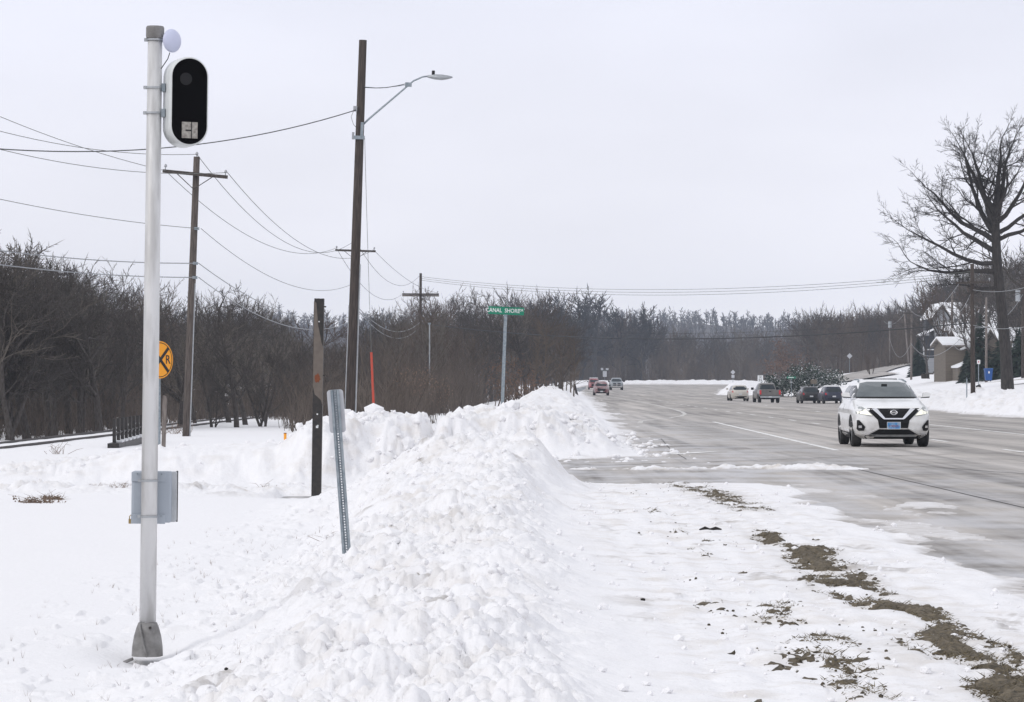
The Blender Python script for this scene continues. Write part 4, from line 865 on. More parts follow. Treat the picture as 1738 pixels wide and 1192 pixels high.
wire(a2, b2, 1.9, 'wire sweeping down from the first pole top towards the distant crossarm', r=.013); wire(a3, b3, 1.55, 'steep wire from the right end of the first crossarm to the distant crossarm', r=.013); wire(a1, b1, 1.35, 'wire from the left end of the first crossarm to the distant crossarm', r=.013)
wire(W(341, 388, dA), W(603, 480, dD), 1.2, 'lone lower wire from the first pole clamp to the distant pole', r=.012)
wire(W(337, 447, dA), W(603, 535, dD), 1.0, 'upper pale cable from the first pole over the trees', r=.018, m='wire_lt'); wire(W(337, 471, dA), W(603, 541, dD), 1.2, 'lower pale cable from the first pole over the trees', r=.018, m='wire_lt')
c1 = W(686, 497, dC-.3); c3 = W(742, 497, dC-.3)
wire(b1, c1, 1.6, 'wire sagging between the distant crossarm and the left tip of the double crossarm', r=.014); wire(b3, c3, .5, 'wire from the distant crossarm to the right tip of the double crossarm', r=.014); wire(b2, W(714, 466, dC), 1.7, 'wire from the distant pole to the top of the slender pole', r=.014)
wire(W(606, 520, dD), W(712, 548, dC), 1.1, 'upper pale cable drooping left of the slender pole', r=.025, m='wire_lt'); wire(W(606, 524, dD), W(712, 556, dC), 1.3, 'lower pale cable drooping left of the slender pole', r=.022, m='wire_lt')
wire(W(619, 235, dB-.2), W(632, 640, 112), .5, 'thin slack cable hanging from the street light pole', r=.008, m='wire')
for k, (py0, py1) in enumerate(((470, 461), (473, 465), (476, 469))): wire(W(716, py0, dC), W(1650, py1, dE), 1.05+.05*k, ['top', 'middle', 'lowest'][k]+' of the three high wires spanning the road', r=.013, n=50)
wire(W(714, 549, dC), W(1650, 548, dE), 1.1, 'thick dark cable spanning low across the road in front of the woods', r=.036, m='wire_dk', n=50); wire(W(714, 543, dC), W(1650, 540, dE), 1.0, 'thin cable just above the thick dark one across the road', r=.010, m='wire_dk', n=50)
e1 = W(1630, 478, dE); e3 = W(1672, 477, dE)
for k, (a_, b_, sg, lb) in enumerate([(W(1651, 552, dE), W(1546, 583, 330), 1.6, 'pale cable drooping from the oak side pole to the thin grey pole'), (W(1651, 552, dE), W(1780, 545, 150), .3, 'pale cable running right behind the oak trunk'), (W(1651, 492, dE), W(1790, 470, 140), .35, 'upper pale cable running right past the oak'),
        (W(1651, 490, dE), W(1616, 525, 300), .8, 'pale service cable between the oak side pole and the reddish pole'), (W(1546, 583, 330), W(1510, 575, 470), 2.2, 'drooping pale cable left of the thin grey pole'), (W(1536, 531, 330), W(1500, 545, 470), .9, 'thin wire from the grey pole into the wood'), (e1, W(1547, 528, 330), 1.2, 'thin wire from the oak side crossarm to the grey pole'),
        (W(1616, 580, 300), W(1640, 590, 250), .5, 'service cable in front of the tan garage roof'), (W(1736, 500, 240), W(1651, 556, dE), .8, 'cable from the transformer pole towards the oak side pole')]):
    wire(a_, b_, sg, lb, r=.016, m='wire_lt')

# ------------------------------------------------------------------ road markings and joints
def G(px, py):      # where the line of sight meets the ground
    d = 20.0
    for _ in range(60): d = d*.5+.5*(ZC-float(zb((px-PX)/F*d, d)))*F/(py-PY)
    return Vector(((px-PX)/F*d, d, float(zb((px-PX)/F*d, d))))
def strip(name, pts, w, m, label=None, up=.005, kind='structure'):
    P = []
    for a, b_ in zip(pts[:-1], pts[1:]):
        L = max((Vector(b_)-Vector(a)).length, .01); n = max(1, int(L/(.3 if name == 'pavement_joint' else 1.5)))
        P += [Vector(a[:2]).lerp(Vector(b_[:2]), i/n) for i in range(n)]
    P.append(Vector(pts[-1][:2])); mb = MB()
    if name == 'pavement_joint': P = [p+Vector((0, float(fbm(np.array([p.x*1.1]), np.array([p.y*.7]), 4, 301)[0]-.5)*1.1)) for p in P]
    for i, p in enumerate(P):
        d = (P[min(i+1, len(P)-1)]-P[max(i-1, 0)]).normalized(); nn = Vector((-d.y, d.x))*w/2
        for q in (p+nn, p-nn): mb.v.append((q.x, q.y, zl(q.x, q.y)+up))
    for i in range(len(P)-1): mb.f.append((2*i, 2*i+1, 2*i+3, 2*i+2))
    o = link(name, mb.data(name, m)); o['kind'] = kind; return o
strip('lane_line', [(7.55, 68.5), (7.75, 90), (8.0, 117)], .16, M['mark'])
for k, y in enumerate([44.5, 56, 66.6, 78.5, 90, 101, 111, 120.5, 130.5, 140.5, 149, 157, 166, 175, 185, 195, 206, 218, 230, 244, 258, 274]):
    x = 11.6 if y < 180 else 11.6+(y-180)*.012
    strip('lane_dash', [(x, y), (x, y+3.0)], .14, M['mark'])
strip('lane_line', [(15.5, 40), (15.5, 112)], .15, M['mark'])
for k, y in enumerate(range(128, 270, 14)): strip('lane_dash', [(15.6+(y-120)*.02, y), (15.6+(y-117)*.02, y+3)], .14, M['mark'])
strip('lane_line', [(19.0, 97.5), (13.6, 100.5)], .3, M['mark'])
strip('edge_line', [tuple(G(*q)) for q in ((988, 664), (1000, 667), (1022, 671.5), (1060, 678), (1100, 685), (1140, 694), (1158, 699.5), (1163, 703), (1156, 706.5), (1135, 710), (1108, 712.5), (1088, 715), (1086, 719))], .20, M['mark_far'])
strip('side_line', [tuple(G(*q)) for q in ((1080, 670), (1100, 674), (1145, 680), (1215, 686), (1300, 693), (1420, 704))], .22, M['mark_y'])
for a, b_, w_ in (((1129, 726), (1220, 725), .35), ((1173, 747), (1304, 744.5), .35), ((1134, 771.5), (1210, 767), .35), ((1090, 705), (1150, 704), .3)):
    strip('stop_bar', [tuple(G(*a)), tuple(G(*b_))], w_, M['mark'])
for path, w_ in ((((1452, 796), (1520, 812), (1590, 828), (1655, 843), (1738, 862), (1800, 876)), .028), (((1122, 745), (1140, 765), (1165, 780)), .02), (((1150, 758), (1240, 760), (1330, 762)), .03), (((1625, 836), (1690, 838)), .02), (((1000, 791), (1400, 777), (1800, 767)), .05), (((1330, 786), (1560, 792), (1760, 806)), .04)):
    strip('pavement_joint', [tuple(G(*q)) for q in path], w_, M['crack'], up=.004)
# uphill side road
mb = MB(); L_ = [(38.5, 372, 0), (40, 395, 0), (46, 430, 0), (57.5, 480, 0), (70, 520, 0)]; Rr_ = [(49, 372, 0), (50, 395, 0), (56, 430, 0), (66, 480, 0), (80, 520, 0)]
for i in range(41):
    f = i/40*4; a = min(int(f), 3); l = Vector(L_[a]).lerp(Vector(L_[a+1]), f-a); r = Vector(Rr_[a]).lerp(Vector(Rr_[a+1]), f-a)
    for j in range(9): p = l.lerp(r, j/8); mb.v.append((p.x, p.y, zl(p.x, p.y)+.30))
for i in range(40):
    for j in range(8): k = i*9+j; mb.f.append((k, k+1, k+10, k+9))
o = link('side_road', mb.data('side_road', M['asphalt'], True)); o['kind'] = 'structure'

# ------------------------------------------------------------------ small signs, guard rail end
def sign(name, label, px, py_c, w, h, d, m, rot=0, shape='rect', base=652, postm='galv', rz=0):
    b_ = W(px, base, d); t = thing(name, label, 'road sign', b_, R(rz)); z = (base-py_c)/F*d
    part('post', MB().box(-.03, .03, .0, .05, -.6, z), M[postm], t)
    if shape == 'rect': poly = rrect(w, h, .05)
    elif shape == 'diamond': poly = [(0, h/2), (w/2, 0), (0, -h/2), (-w/2, 0)]
    else: poly = [(w/2*math.cos(R(22.5+45*i))/math.cos(R(22.5)), w/2*math.sin(R(22.5+45*i))/math.cos(R(22.5))) for i in range(8)]
    part('panel', MB().prism([(a, c_+z) for a, c_ in poly], -.012, 0), M[m], t); return t, z
t, z = sign('speed_limit_sign', 'white SPEED LIMIT 55 sign behind the grey pickup', 1290.5, 643, .75, .95, 405, 'white_s', base=658)
part('lettering', shift(text_mb('SPEED', .17, .001), 0, -.016, z+.34), M['black'], t); part('lettering', shift(text_mb('LIMIT', .17, .001), 0, -.016, z+.17), M['black'], t); part('lettering', shift(text_mb('55', .50, .001), 0, -.016, z-.19), M['black'], t)
t, z = sign('warning_sign', 'back of a grey diamond sign with a square plate beyond the off white car', 1244, 632, .78, .78, 480, 'sign_back', shape='diamond', base=655); part('plate', MB().box(-.25, .25, -.012, 0, z-.92, z-.45), M['sign_back'], t)
t, z = sign('warning_sign', 'grey diamond sign back beside the uphill side road', 1442, 604.5, .9, .9, 470, 'sign_back', shape='diamond', base=626)
t, z = sign('route_sign', 'cluster of grey route sign backs beyond the oncoming truck', 1026.5, 635, .75, 1.1, 560, 'sign_back', base=655)
part('panel', MB().box(-.75, -.30, -.012, 0, z+.75, z+1.15), M['sign_back'], t); part('panel', MB().box(.20, .72, -.012, 0, z+.78, z+1.1), M['sign_back'], t); part('crossbar', MB().box(-.7, .7, .0, .05, z+.7, z+.76), M['galv'], t)
t, z = sign('stop_sign', 'red STOP sign facing the road in front of the tan garage', 1607.5, 632, .62, .62, 300, 'stop', shape='oct', base=652, rz=0); part('lettering', shift(text_mb('STOP', .20, .001, .85), 0, -.015, z), M['white_s'], t); part('plate', MB().box(-.16, .16, -.012, 0, z-.62, z-.34), M['stop'], t)
t, z = sign('corner_street_sign', 'small green street name sign in front of the snowy evergreens', 1343, 641, 1.0, .22, 330, 'green', base=672); part('lettering', MB().box(-.35, .3, -.015, -.0125, z-.04, z+.04), M['white_s'], t)
t, z = sign('property_sign', 'small brownish square sign in front of the snowy evergreens', 1381, 648, .7, .5, 328, 'tan_w', base=672)
t, z = sign('parking_sign', 'small white sign left of the blue bin', 1661, 614.5, .26, .34, 238, 'white_s', base=645); part('lettering', MB().box(-.03, .04, -.015, -.0125, z-.06, z+.08), M['stop'], t)
t, z = sign('reflector_post', 'thin reflector post in the snow right of the white car', 1641, 640, .05, .2, 165, 'sign_back', base=676)
t = thing('guard_rail_end', 'bent dark guard rail post with a torn pale rail end at the left road edge', 'guard rail', G(979, 676)+Vector((0, 0, .25)), 0)
part('post', MB().prism([(-.35, 1.15), (-.13, 1.15), (.28, -.5), (.02, -.5)], -.1, .1), M['steel_dk'], t)
part('rail', MB().prism([(0, .75), (.3, .72), (.85, .9), (.95, .68), (.6, .55), (.25, .35), (.05, .45)], -.06, .0), M['galv_lt'], t)
# blue bin and small clutter on the verge opposite
d = 230; b_ = W(1677.5, 647.5, d); t = thing('wheeled_bin', 'blue wheeled rubbish bin standing at the end of a driveway', 'bin', b_)
mb = MB(); mb.add([(-.24, -.24, .08), (.24, -.24, .08), (.24, .24, .08), (-.24, .24, .08), (-.30, -.32, .92), (.30, -.32, .92), (.30, .32, .92), (-.30, .32, .92)], [(0, 3, 2, 1), (4, 5, 6, 7), (0, 1, 5, 4), (1, 2, 6, 5), (2, 3, 7, 6), (3, 0, 4, 7)])
o = part('body', mb, M['bin'], t); part('lid', MB().prism([(-.36, .925), (.36, .925), (.36, .96), (.25, 1.0), (-.3, 1.02), (-.36, .97)], -.33, .33, 'x'), M['bin'], t)
for x in (-.22, .22): part('wheel', MB().tube([(x-.03, .26, .10), (x+.03, .26, .10)], .11, 12), M['rubber'], t)
part('emblem', MB().box(-.05, .05, -.335, -.325, .62, .78), M['white_s'], t)
t = thing('mailbox', 'small dark leaning mailbox in the snow right of the oak side pole', 'mailbox', W(1663, 662, 185)+Vector((0, 0, -.1)), 0, lean=R(-20)); part('post', MB().box(-.04, .04, 0, .06, -.3, .25), M['steel_dk'], t); part('box', MB().box(-.11, .16, -.14, .14, .1, .42), M['rubber'], t)
t = thing('garden_bench', 'dark slatted bench half buried in snow on the lawn', 'bench', W(1571, 643, 300)); part('seat', MB().box(-.4, .4, -.25, .25, .0, .1), M['wood_dark'], t); part('backrest', MB().box(-.42, .42, .22, .28, .1, .5), M['wood_dark'], t)
for i in range(3): tag(link('landscape_timber', MB().box(-.35, .35, -.1, .1, -.05, .14).data('timber', M['wood_dark']), None, W(1579+10*i, 635-2*i, 318+3*i)), 'short dark timber in a row stepping up the snowy lawn', 'timber', 'timbers stepping up the lawn')

# ------------------------------------------------------------------ houses
def gable(mbw, mbr, mbs, x0, x1, y0, y1, z0, ze, zr, axis='x', over=.35):
    mbw.box(x0, x1, y0, y1, z0, ze)
    if axis == 'x':     # ridge along x
        ym = (y0+y1)/2; mbw.prism([(y0, ze+.002), (y1, ze+.002), (ym, zr)], x0+.01, x1-.01, 'x'); A = [(y0-over, ze-.15), (ym, zr+.12), (y1+over, ze-.15), (y1+over, ze-.0), (ym, zr+.28), (y0-over, ze-.0)]
        mbr.prism(A, x0-over, x1+over, 'x'); mbs.prism([(y0-over, ze+.0), (ym, zr+.281), (y1+over, ze+.0), (y1+over, ze+.16), (ym, zr+.44), (y0-over, ze+.16)], x0-over, x1+over, 'x')
    else:
        xm = (x0+x1)/2; mbw.prism([(x0, ze+.002), (x1, ze+.002), (xm, zr)], y0+.01, y1-.01); A = [(x0-over, ze-.15), (xm, zr+.12), (x1+over, ze-.15), (x1+over, ze), (xm, zr+.28), (x0-over, ze)]
        mbr.prism(A, y0-over, y1+over); mbs.prism([(x0-over, ze+.0), (xm, zr+.281), (x1+over, ze+.0), (x1+over, ze+.16), (xm, zr+.44), (x0-over, ze+.16)], y0-over, y1+over)
def window(t, x, y, z, w, h):
    f = part('window', MB().box(x-w/2-.09, x+w/2+.09, y-.05, y, z-h/2-.09, z+h/2+.09), M['white_w'], t); part('pane', MB().box(x-w/2, x-.02, y-.06, y-.051, z-h/2, z+h/2).box(x+.02, x+w/2, y-.06, y-.051, z-h/2, z+h/2), M['win'], f)
def house(label, px, d, blocks, wins, wm, sn='house'):
    b_ = W(px, 648, d); b_.z = ZC; t = thing(sn, label, 'house', (b_.x, d, 0), 0); s_ = F/d
    for bi, (pa, pb, dy0, dy1, pyb, pye, pyr, ax, m) in enumerate(blocks):
        w_, r_, sn_ = MB(), MB(), MB(); gable(w_, r_, sn_, (pa-px)/s_, (pb-px)/s_, dy0, dy1, ZC+(PY-pyb)/s_, ZC+(PY-pye)/s_, ZC+(PY-pyr)/s_, ax)
        part('wall', w_, M[m], t); part('roof', r_, M['shingle'], t); part('roof_snow', sn_, M['snow_s'], t)
    for x, z, w_, h, y in wins: window(t, (x-px)/s_, y, ZC+(PY-z)/s_, w_/s_, h/s_)
    return t, s_
t, s_ = house('pale grey two storey house with snowy roofs and a screened porch on the slope', 1600, 352,
    [(1585, 1612, 0, 9, 632, 541, 520, 'y', 'grey_w'), (1613, 1652, 2, 11, 632, 552, 517, 'x', 'blue_w'), (1600, 1640, -1.6, 1.9, 632, 562, 553, 'x', 'grey_w'), (1652.5, 1700, 3, 12, 632, 560, 522, 'x', 'blue_w')],
    [(1593, 549, 5, 9, 0), (1590, 572, 4, 10, 0), (1597, 572, 4, 10, 0), (1624, 573, 5, 9, -1.6), (1612, 573, 4, 9, -1.6), (1640, 543, 6, 12, 2), (1627, 545, 4, 10, 2), (1665, 577, 5, 9, 3), (1680, 577, 5, 9, 3)], 'grey_w')
q = lambda px, py: ((px-1600)/s_, ZC+(PY-py)/s_)
x0, z0 = q(1567, 625); x1, z1 = q(1584.8, 570); part('porch_screen', MB().box(x0, x1, -.5, 3.5, z0+1.2, z1), M['screen'], t); part('porch_base', MB().box(x0, x1, -.5, 3.5, z0-.6, z0+1.19), M['grey_w'], t)
part('porch_post', MB().box(x0-.09, x0+.05, -.6, -.45, z0-.6, z1), M['white_w'], t); part('porch_rail', MB().box(x0, x1, -.6, -.52, (z0+z1)/2+.2, (z0+z1)/2+.34), M['white_w'], t)
o = part('porch_roof', MB().prism([(x0-.4, z1-.05), (x1+.1, z1+.75), (x1+.1, z1+.9), (x0-.4, z1+.12)], -.9, 3.7), M['snow_s'], t)
x0, z0 = q(1574, 560); x1, z1 = q(1585, 542); part('upper_porch', MB().box(x0, x1, 1, 4, z0, z1), M['screen'], t); part('upper_porch_roof', MB().box(x0-.2, x1, .8, 4.1, z1, z1+.16), M['snow_s'], t); part('chimney', MB().box(q(1577, 0)[0], q(1579.5, 0)[0], 2, 2.6, z1+.16, q(0, 526)[1]), M['tan_w'], t)
t, s_ = house('tan wooden house with a low garage and snow edged sloping roof', 1630, 292,
    [(1605, 1640, 0, 8, 650, 586, 578, 'x', 'tan_w'), (1641, 1700, 4, 12, 648, 578, 562, 'x', 'tan_w')], [(1660, 590, 6, 7, 4), (1685, 590, 6, 7, 4)], 'tan_w')
x = lambda p: (p-1630)/s_; z = lambda p: ZC+(PY-p)/s_
part('garage_wall', MB().prism([(x(1616), z(652)), (x(1635), z(652)), (x(1635), z(616)), (x(1616), z(624))], -4, -.02), M['tan_w'], t); part('garage_roof_snow', MB().prism([(x(1614), z(625)), (x(1636), z(616)), (x(1636), z(613)), (x(1614), z(621.5))], -4.4, -.02), M['snow_s'], t)
part('dormer_wall', MB().prism([(x(1628), z(594)), (x(1646), z(590)), (x(1646), z(584)), (x(1628), z(592))], -1.2, -.41), M['white_w'], t)
house('tan house behind the oak trunk with a snow lined roof', 1715, 285, [(1700, 1760, 0, 9, 645, 578, 562, 'x', 'tan_w')], [(1722, 588, 6, 7, 0), (1734, 588, 5, 7, 0)], 'tan_w')

# ------------------------------------------------------------------ cars
class Body:
    """stack of rounded rings: at each height z a front y, rear y, half width and squareness"""
    def __init__(s, rings): s.r = rings
    def at(s, z):
        a = np.array(s.r, float); return [float(np.interp(z, a[:, 0], a[:, k])) for k in (1, 2, 3, 4)]
    def front(s, x, z):
        yf, yr, w, n = s.at(z); L = (yr-yf)/2; return (yf+yr)/2-L*(max(0, 1-(abs(x)/w)**n))**(1/n)
    def rear(s, x, z):
        yf, yr, w, n = s.at(z); L = (yr-yf)/2; return (yf+yr)/2+L*(max(0, 1-(abs(x)/w)**n))**(1/n)
    def side(s, y, z):
        yf, yr, w, n = s.at(z); L = (yr-yf)/2; return w*(max(0, 1-(abs(y-(yf+yr)/2)/L)**n))**(1/n)
    def mesh(s, m, sub=3, n=72):
        mb = MB(); zs = []
        for a, b_ in zip(s.r[:-1], s.r[1:]): zs += [a[0]+(b_[0]-a[0])*i/sub for i in range(sub)]
        zs.append(s.r[-1][0])
        for z in zs:
            yf, yr, w, e_ = s.at(z); L = (yr-yf)/2; yc = (yf+yr)/2
            for j in range(n):
                a = 2*math.pi*j/n; c_, q_ = math.cos(a), math.sin(a); mb.v.append((w*math.copysign(abs(c_)**(2/e_), c_), yc+L*math.copysign(abs(q_)**(2/e_), q_), z))
        for i in range(len(zs)-1):
            for j in range(n): mb.f.append((i*n+j, i*n+(j+1) % n, (i+1)*n+(j+1) % n, (i+1)*n+j))
        mb.f.append(tuple(range(n))); mb.f.append(tuple(range((len(zs)-1)*n, len(zs)*n))); return mb.data('body', m, True)
    def panel(s, poly, off=.012, face='front', cell=.05, thick=.03):   # a plate that follows the body skin
        bm = bmesh.new(); vs_ = [bm.verts.new((a, 0, b_)) for a, b_ in poly]; f = bm.faces.new(vs_); bmesh.ops.triangulate(bm, faces=[f])
        xs = [a for a, _ in poly]; zs = [b_ for _, b_ in poly]
        for lo, hi, ax in ((min(xs), max(xs), 0), (min(zs), max(zs), 2)):
            k = max(1, int((hi-lo)/cell))
            for i in range(1, k):
                no = [0, 0, 0]; no[ax] = 1; co = [0, 0, 0]; co[ax] = lo+(hi-lo)*i/k
                bmesh.ops.bisect_plane(bm, geom=bm.verts[:]+bm.edges[:]+bm.faces[:], plane_co=co, plane_no=no)
        for v in bm.verts:
            if face == 'front': v.co.y = s.front(v.co.x, v.co.z)-off
            elif face == 'rear': v.co.y = s.rear(v.co.x, v.co.z)+off
            else: y = v.co.x; v.co = (face*(s.side(y, v.co.z)+off), y, v.co.z)
        bmesh.ops.recalc_face_normals(bm, faces=bm.faces)
        g_ = bmesh.ops.extrude_face_region(bm, geom=bm.faces[:])
        for v in [e_ for e_ in g_['geom'] if isinstance(e_, bmesh.types.BMVert)]:
            if face == 'front': v.co.y += thick
            elif face == 'rear': v.co.y -= thick
            else: v.co.x -= face*thick
        bmesh.ops.recalc_face_normals(bm, faces=bm.faces); mb = MB(); bm.verts.index_update(); mb.v = [tuple(v.co) for v in bm.verts]; mb.f = [tuple(v.index for v in f.verts) for f in bm.faces]; bm.free(); return mb
mirr = lambda poly: [(-a, b_) for a, b_ in poly]
def wheel(t, x, y, r, sgn, w=.23, spokes=5):
    wh = link('wheel', None, t); wh.location = (x, y, r)
    pr = [(-w/2, r*.70), (-w/2, r*.90), (-w/2+.02, r*.985), (-w*.2, r), (w*.2, r), (w/2-.02, r*.985), (w/2, r*.90), (w/2, r*.70)]; n = 28; mb = MB()
    for a, rr in pr: mb.v += [(a, rr*math.cos(2*math.pi*j/n), rr*math.sin(2*math.pi*j/n)) for j in range(n)]
    for i in range(len(pr)-1):
        for j in range(n): mb.f.append((i*n+j, i*n+(j+1) % n, (i+1)*n+(j+1) % n, (i+1)*n+j))
    part('tyre', mb, M['rubber'], wh, True)
    mb = MB(); mb.tube([(sgn*(w/2-.09), 0, 0), (sgn*(w/2-.08), 0, 0)], r*.70, n)
    for i in range(spokes):
        a = 6.283*i/spokes; u = Vector((0, math.cos(a), math.sin(a))); v = Vector((0, -u.z, u.y)); q = [u*.03+v*.05, u*r*.68+v*.035, u*r*.68-v*.035, u*.03-v*.05]
        mb.add([(sgn*(w/2-.075), p.y, p.z) for p in q]+[(sgn*(w/2-.02), p.y, p.z) for p in q], [(0, 1, 2, 3), (7, 6, 5, 4), (0, 4, 5, 1), (1, 5, 6, 2), (2, 6, 7, 3), (3, 7, 4, 0)])
    part('rim', mb, M['rim'], wh)
def arches(t, B, ys, r, m='plast'):
    for y in ys:
        for sg in (-1, 1):
            poly = [(y+(r+.06)*math.cos(a), max(r+(r+.055)*math.sin(a), .21)) for a in np.linspace(-.35, math.pi+.35, 18)]
            part('wheel_arch', B.panel(poly, .004, sg, .2, .02), M[m], t)

# white crossover in front, coming towards us
B = Body([(.20, .30, 4.66, .80, 4.6), (.30, .10, 4.80, .90, 7), (.45, .03, 4.86, .945, 7.5), (.62, .0, 4.86, .955, 7.5), (.80, .02, 4.84, .955, 7), (.92, .06, 4.82, .945, 6.2), (.985, .14, 4.80, .925, 5.2), (1.05, .42, 4.79, .905, 4.0), (1.11, .80, 4.78, .885, 4.2), (1.155, 1.18, 4.77, .87, 4.6), (1.20, 1.42, 4.74, .845, 5.0), (1.38, 1.78, 4.62, .765, 5.0), (1.52, 2.10, 4.46, .69, 4.8), (1.60, 2.36, 4.36, .635, 4.4), (1.645, 2.60, 4.25, .56, 4.0), (1.67, 2.95, 4.05, .42, 3.6)])
cp = G(1508, 751.6); cp = Vector((9.28, 71.6, zl(9.28, 71.6)))
t = thing('white_crossover', 'white crossover car driving towards us with lit running lamps and blue number plate', 'car', cp, R(-.6))
o = link('body', B.mesh(M['pw'], 4, 96), t)
part('windscreen', B.panel([(-.72, 1.225), (.72, 1.225), (.71, 1.30), (.575, 1.565), (.40, 1.60), (-.40, 1.60), (-.575, 1.565), (-.71, 1.30)], .035, 'front', .1, .02), M['wind'], t)
part('wiper_cowl', B.panel([(-.76, 1.185), (.76, 1.185), (.735, 1.222), (-.735, 1.222)], .012, 'front', .1, .03), M['plast'], t)
part('mirror_sensor', MB().box(-.07, .07, 2.02, 2.06, 1.48, 1.54), M['plast'], t)
for sg in (-1, 1):
    part('side_window', B.panel([(1.62, 1.20), (2.72, 1.20), (2.72, 1.50), (2.35, 1.505), (2.0, 1.40)], .008, sg, .15, .02), M['glass'], t)
    part('side_window', B.panel([(2.80, 1.20), (3.85, 1.22), (3.95, 1.42), (3.6, 1.50), (2.80, 1.50)], .008, sg, .15, .02), M['glass'], t)
    part('window_trim', B.panel([(1.50, 1.165), (4.0, 1.18), (4.0, 1.20), (1.50, 1.19)], .012, sg, .2, .02), M['chrome'], t)
    part('roof_rail', MB().tube([(sg*.60, 2.5, 1.60), (sg*.56, 2.8, 1.65), (sg*.55, 3.6, 1.655), (sg*.57, 4.0, 1.61)], .02, 6), M['galv'], t)
    hl = part('headlight', B.panel([(sg*a, b_) for a, b_ in ((.50, .765), (.57, .765), (.885, .82), (.90, .93), (.885, .965), (.80, .985), (.83, 1.02), (.815, 1.035), (.72, .975))], .012, 'front', .08, .03), M['hl'], t)
    part('running_lamp', B.panel([(sg*a, b_) for a, b_ in ((.52, .775), (.86, .825), (.87, .875), (.82, .865), (.60, .80), (.70, .93), (.665, .915), (.56, .81))], .018, 'front', .08, .02), M['hl_on'], hl)
    part('fog_lamp_recess', B.panel([(sg*a, b_) for a, b_ in ((.72, .405), (.83, .40), (.875, .44), (.875, .66), (.83, .665), (.69, .50))], .030, 'front', .08, .03), M['plast'], t)
    part('fog_lamp', B.panel([(sg*a, b_) for a, b_ in ((.77, .475), (.84, .475), (.84, .53), (.77, .53))], .042, 'front', .08, .01), M['chrome'], t)
    part('mirror', MB().box(sg*.84-.03, sg*.84+.03, 1.66, 1.72, 1.20, 1.235).prism([(sg*a, b_) for a, b_ in ((.90, 1.215), (1.085, 1.23), (1.10, 1.30), (1.02, 1.335), (.92, 1.325))], 1.55, 1.76), M['pw'], t, label='white door mirror')
    part('mirror_underside', MB().prism([(sg*a, b_) for a, b_ in ((.86, 1.19), (1.06, 1.20), (1.085, 1.2295), (.90, 1.2145))], 1.56, 1.75), M['plast'], t)
    part('door_seam', B.panel([(2.76, .42), (2.772, .42), (2.772, 1.17), (2.76, 1.17)], .003, sg, .2, .02), M['plast'], t)
    part('door_seam', B.panel([(1.50, .42), (1.512, .42), (1.512, 1.12), (1.50, 1.12)], .003, sg, .2, .02), M['plast'], t)
    part('sill', B.panel([(1.3, .20), (3.4, .20), (3.4, .36), (1.3, .34)], .010, sg, .3, .03), M['plast'], t)
    part('sill_trim', B.panel([(1.4, .365), (3.4, .385), (3.4, .41), (1.4, .39)], .018, sg, .3, .03), M['chrome'], t)
part('sunroof', MB().box(-.42, .42, 2.85, 3.6, 1.655, 1.678), M['glass'], t)
arches(t, B, (.97, 3.78), .37)
part('grille_surround', B.panel([(-.635, .955), (-.50, .955), (-.45, .95), (-.20, .70), (.20, .70), (.45, .95), (.50, .955), (.635, .955), (.60, .88), (.38, .66), (.345, .46), (-.345, .46), (-.38, .66), (-.60, .88)], .010, 'front', .07, .03), M['plast'], t)
part('grille', B.panel([(-.42, .95), (.42, .95), (.215, .715), (-.215, .715)], .016, 'front', .07, .03), M['plast'], t)
for sg in (-1, 1): part('chrome_v', B.panel([(sg*a, b_) for a, b_ in ((.53, .945), (.405, .95), (.21, .715), (.235, .685), (.265, .70))], .028, 'front', .07, .02), M['chrome'], t)
part('chrome_v', B.panel([(-.235, .685), (.235, .685), (.215, .715), (-.215, .715)], .0285, 'front', .07, .02), M['chrome'], t)
em = link('emblem', None, t); em.location = (0, B.front(0, .84)-.035, .85)
mb = MB(); n = 28
for r_, y in ((.078, 0), (.078, -.012), (.060, -.012), (.060, 0)): mb.v += [(1.06*r_*math.cos(6.2832*j/n), y, .82*r_*math.sin(6.2832*j/n)) for j in range(n)]
for i in range(4):
    for j in range(n): mb.f.append((i*n+j, i*n+(j+1) % n, ((i+1) % 4)*n+(j+1) % n, ((i+1) % 4)*n+j))
part('ring', mb, M['chrome'], em, True); part('bar', MB().box(-.092, .092, -.016, -.002, -.020, .020), M['chrome'], em); part('lettering', shift(text_mb('NISSAN', .038, .001), 0, -.018, 0), M['black'], em)
part('lower_grille', B.panel([(-.345, .445), (.345, .445), (.60, .33), (.60, .31), (-.60, .31), (-.60, .33)], .013, 'front', .08, .03), M['plast'], t)
part('bumper_corner_trim', B.panel([(-.90, .29), (-.62, .30), (-.36, .44), (.36, .44), (.62, .30), (.90, .29), (.90, .325), (.62, .345), (.35, .47), (-.35, .47), (-.62, .345), (-.90, .325)], .020, 'front', .08, .02), M['chrome'], t)
part('skid_plate', B.panel([(-.58, .255), (.58, .255), (.50, .305), (-.50, .305)], .018, 'front', .08, .03), M['galv_lt'], t)
part('lower_valance', B.panel([(-.78, .20), (.78, .20), (.84, .285), (.60, .30), (.55, .252), (-.55, .252), (-.60, .30), (-.84, .285)], .012, 'front', .08, .03), M['plast'], t)
pl = part('number_plate', MB().box(-.155, .155, -.022, -.008, .455, .61), M['plate_b'], t); pl.location = (0, B.front(0, .53)-.012, 0)
part('plate_frame', MB().box(-.165, -.155, -.026, -.008, .445, .62).box(.155, .165, -.026, -.008, .445, .62).box(-.155, .155, -.026, -.008, .61, .62).box(-.155, .155, -.026, -.008, .445, .455), M['plate_w'], pl)
part('lettering', shift(text_mb('F 90505', .075, .001, .95), 0, -.024, .515), M['ink'], pl)
for y in (.97, 3.78):
    for sg in (-1, 1): wheel(t, sg*.825, y, .365, sg, .235)

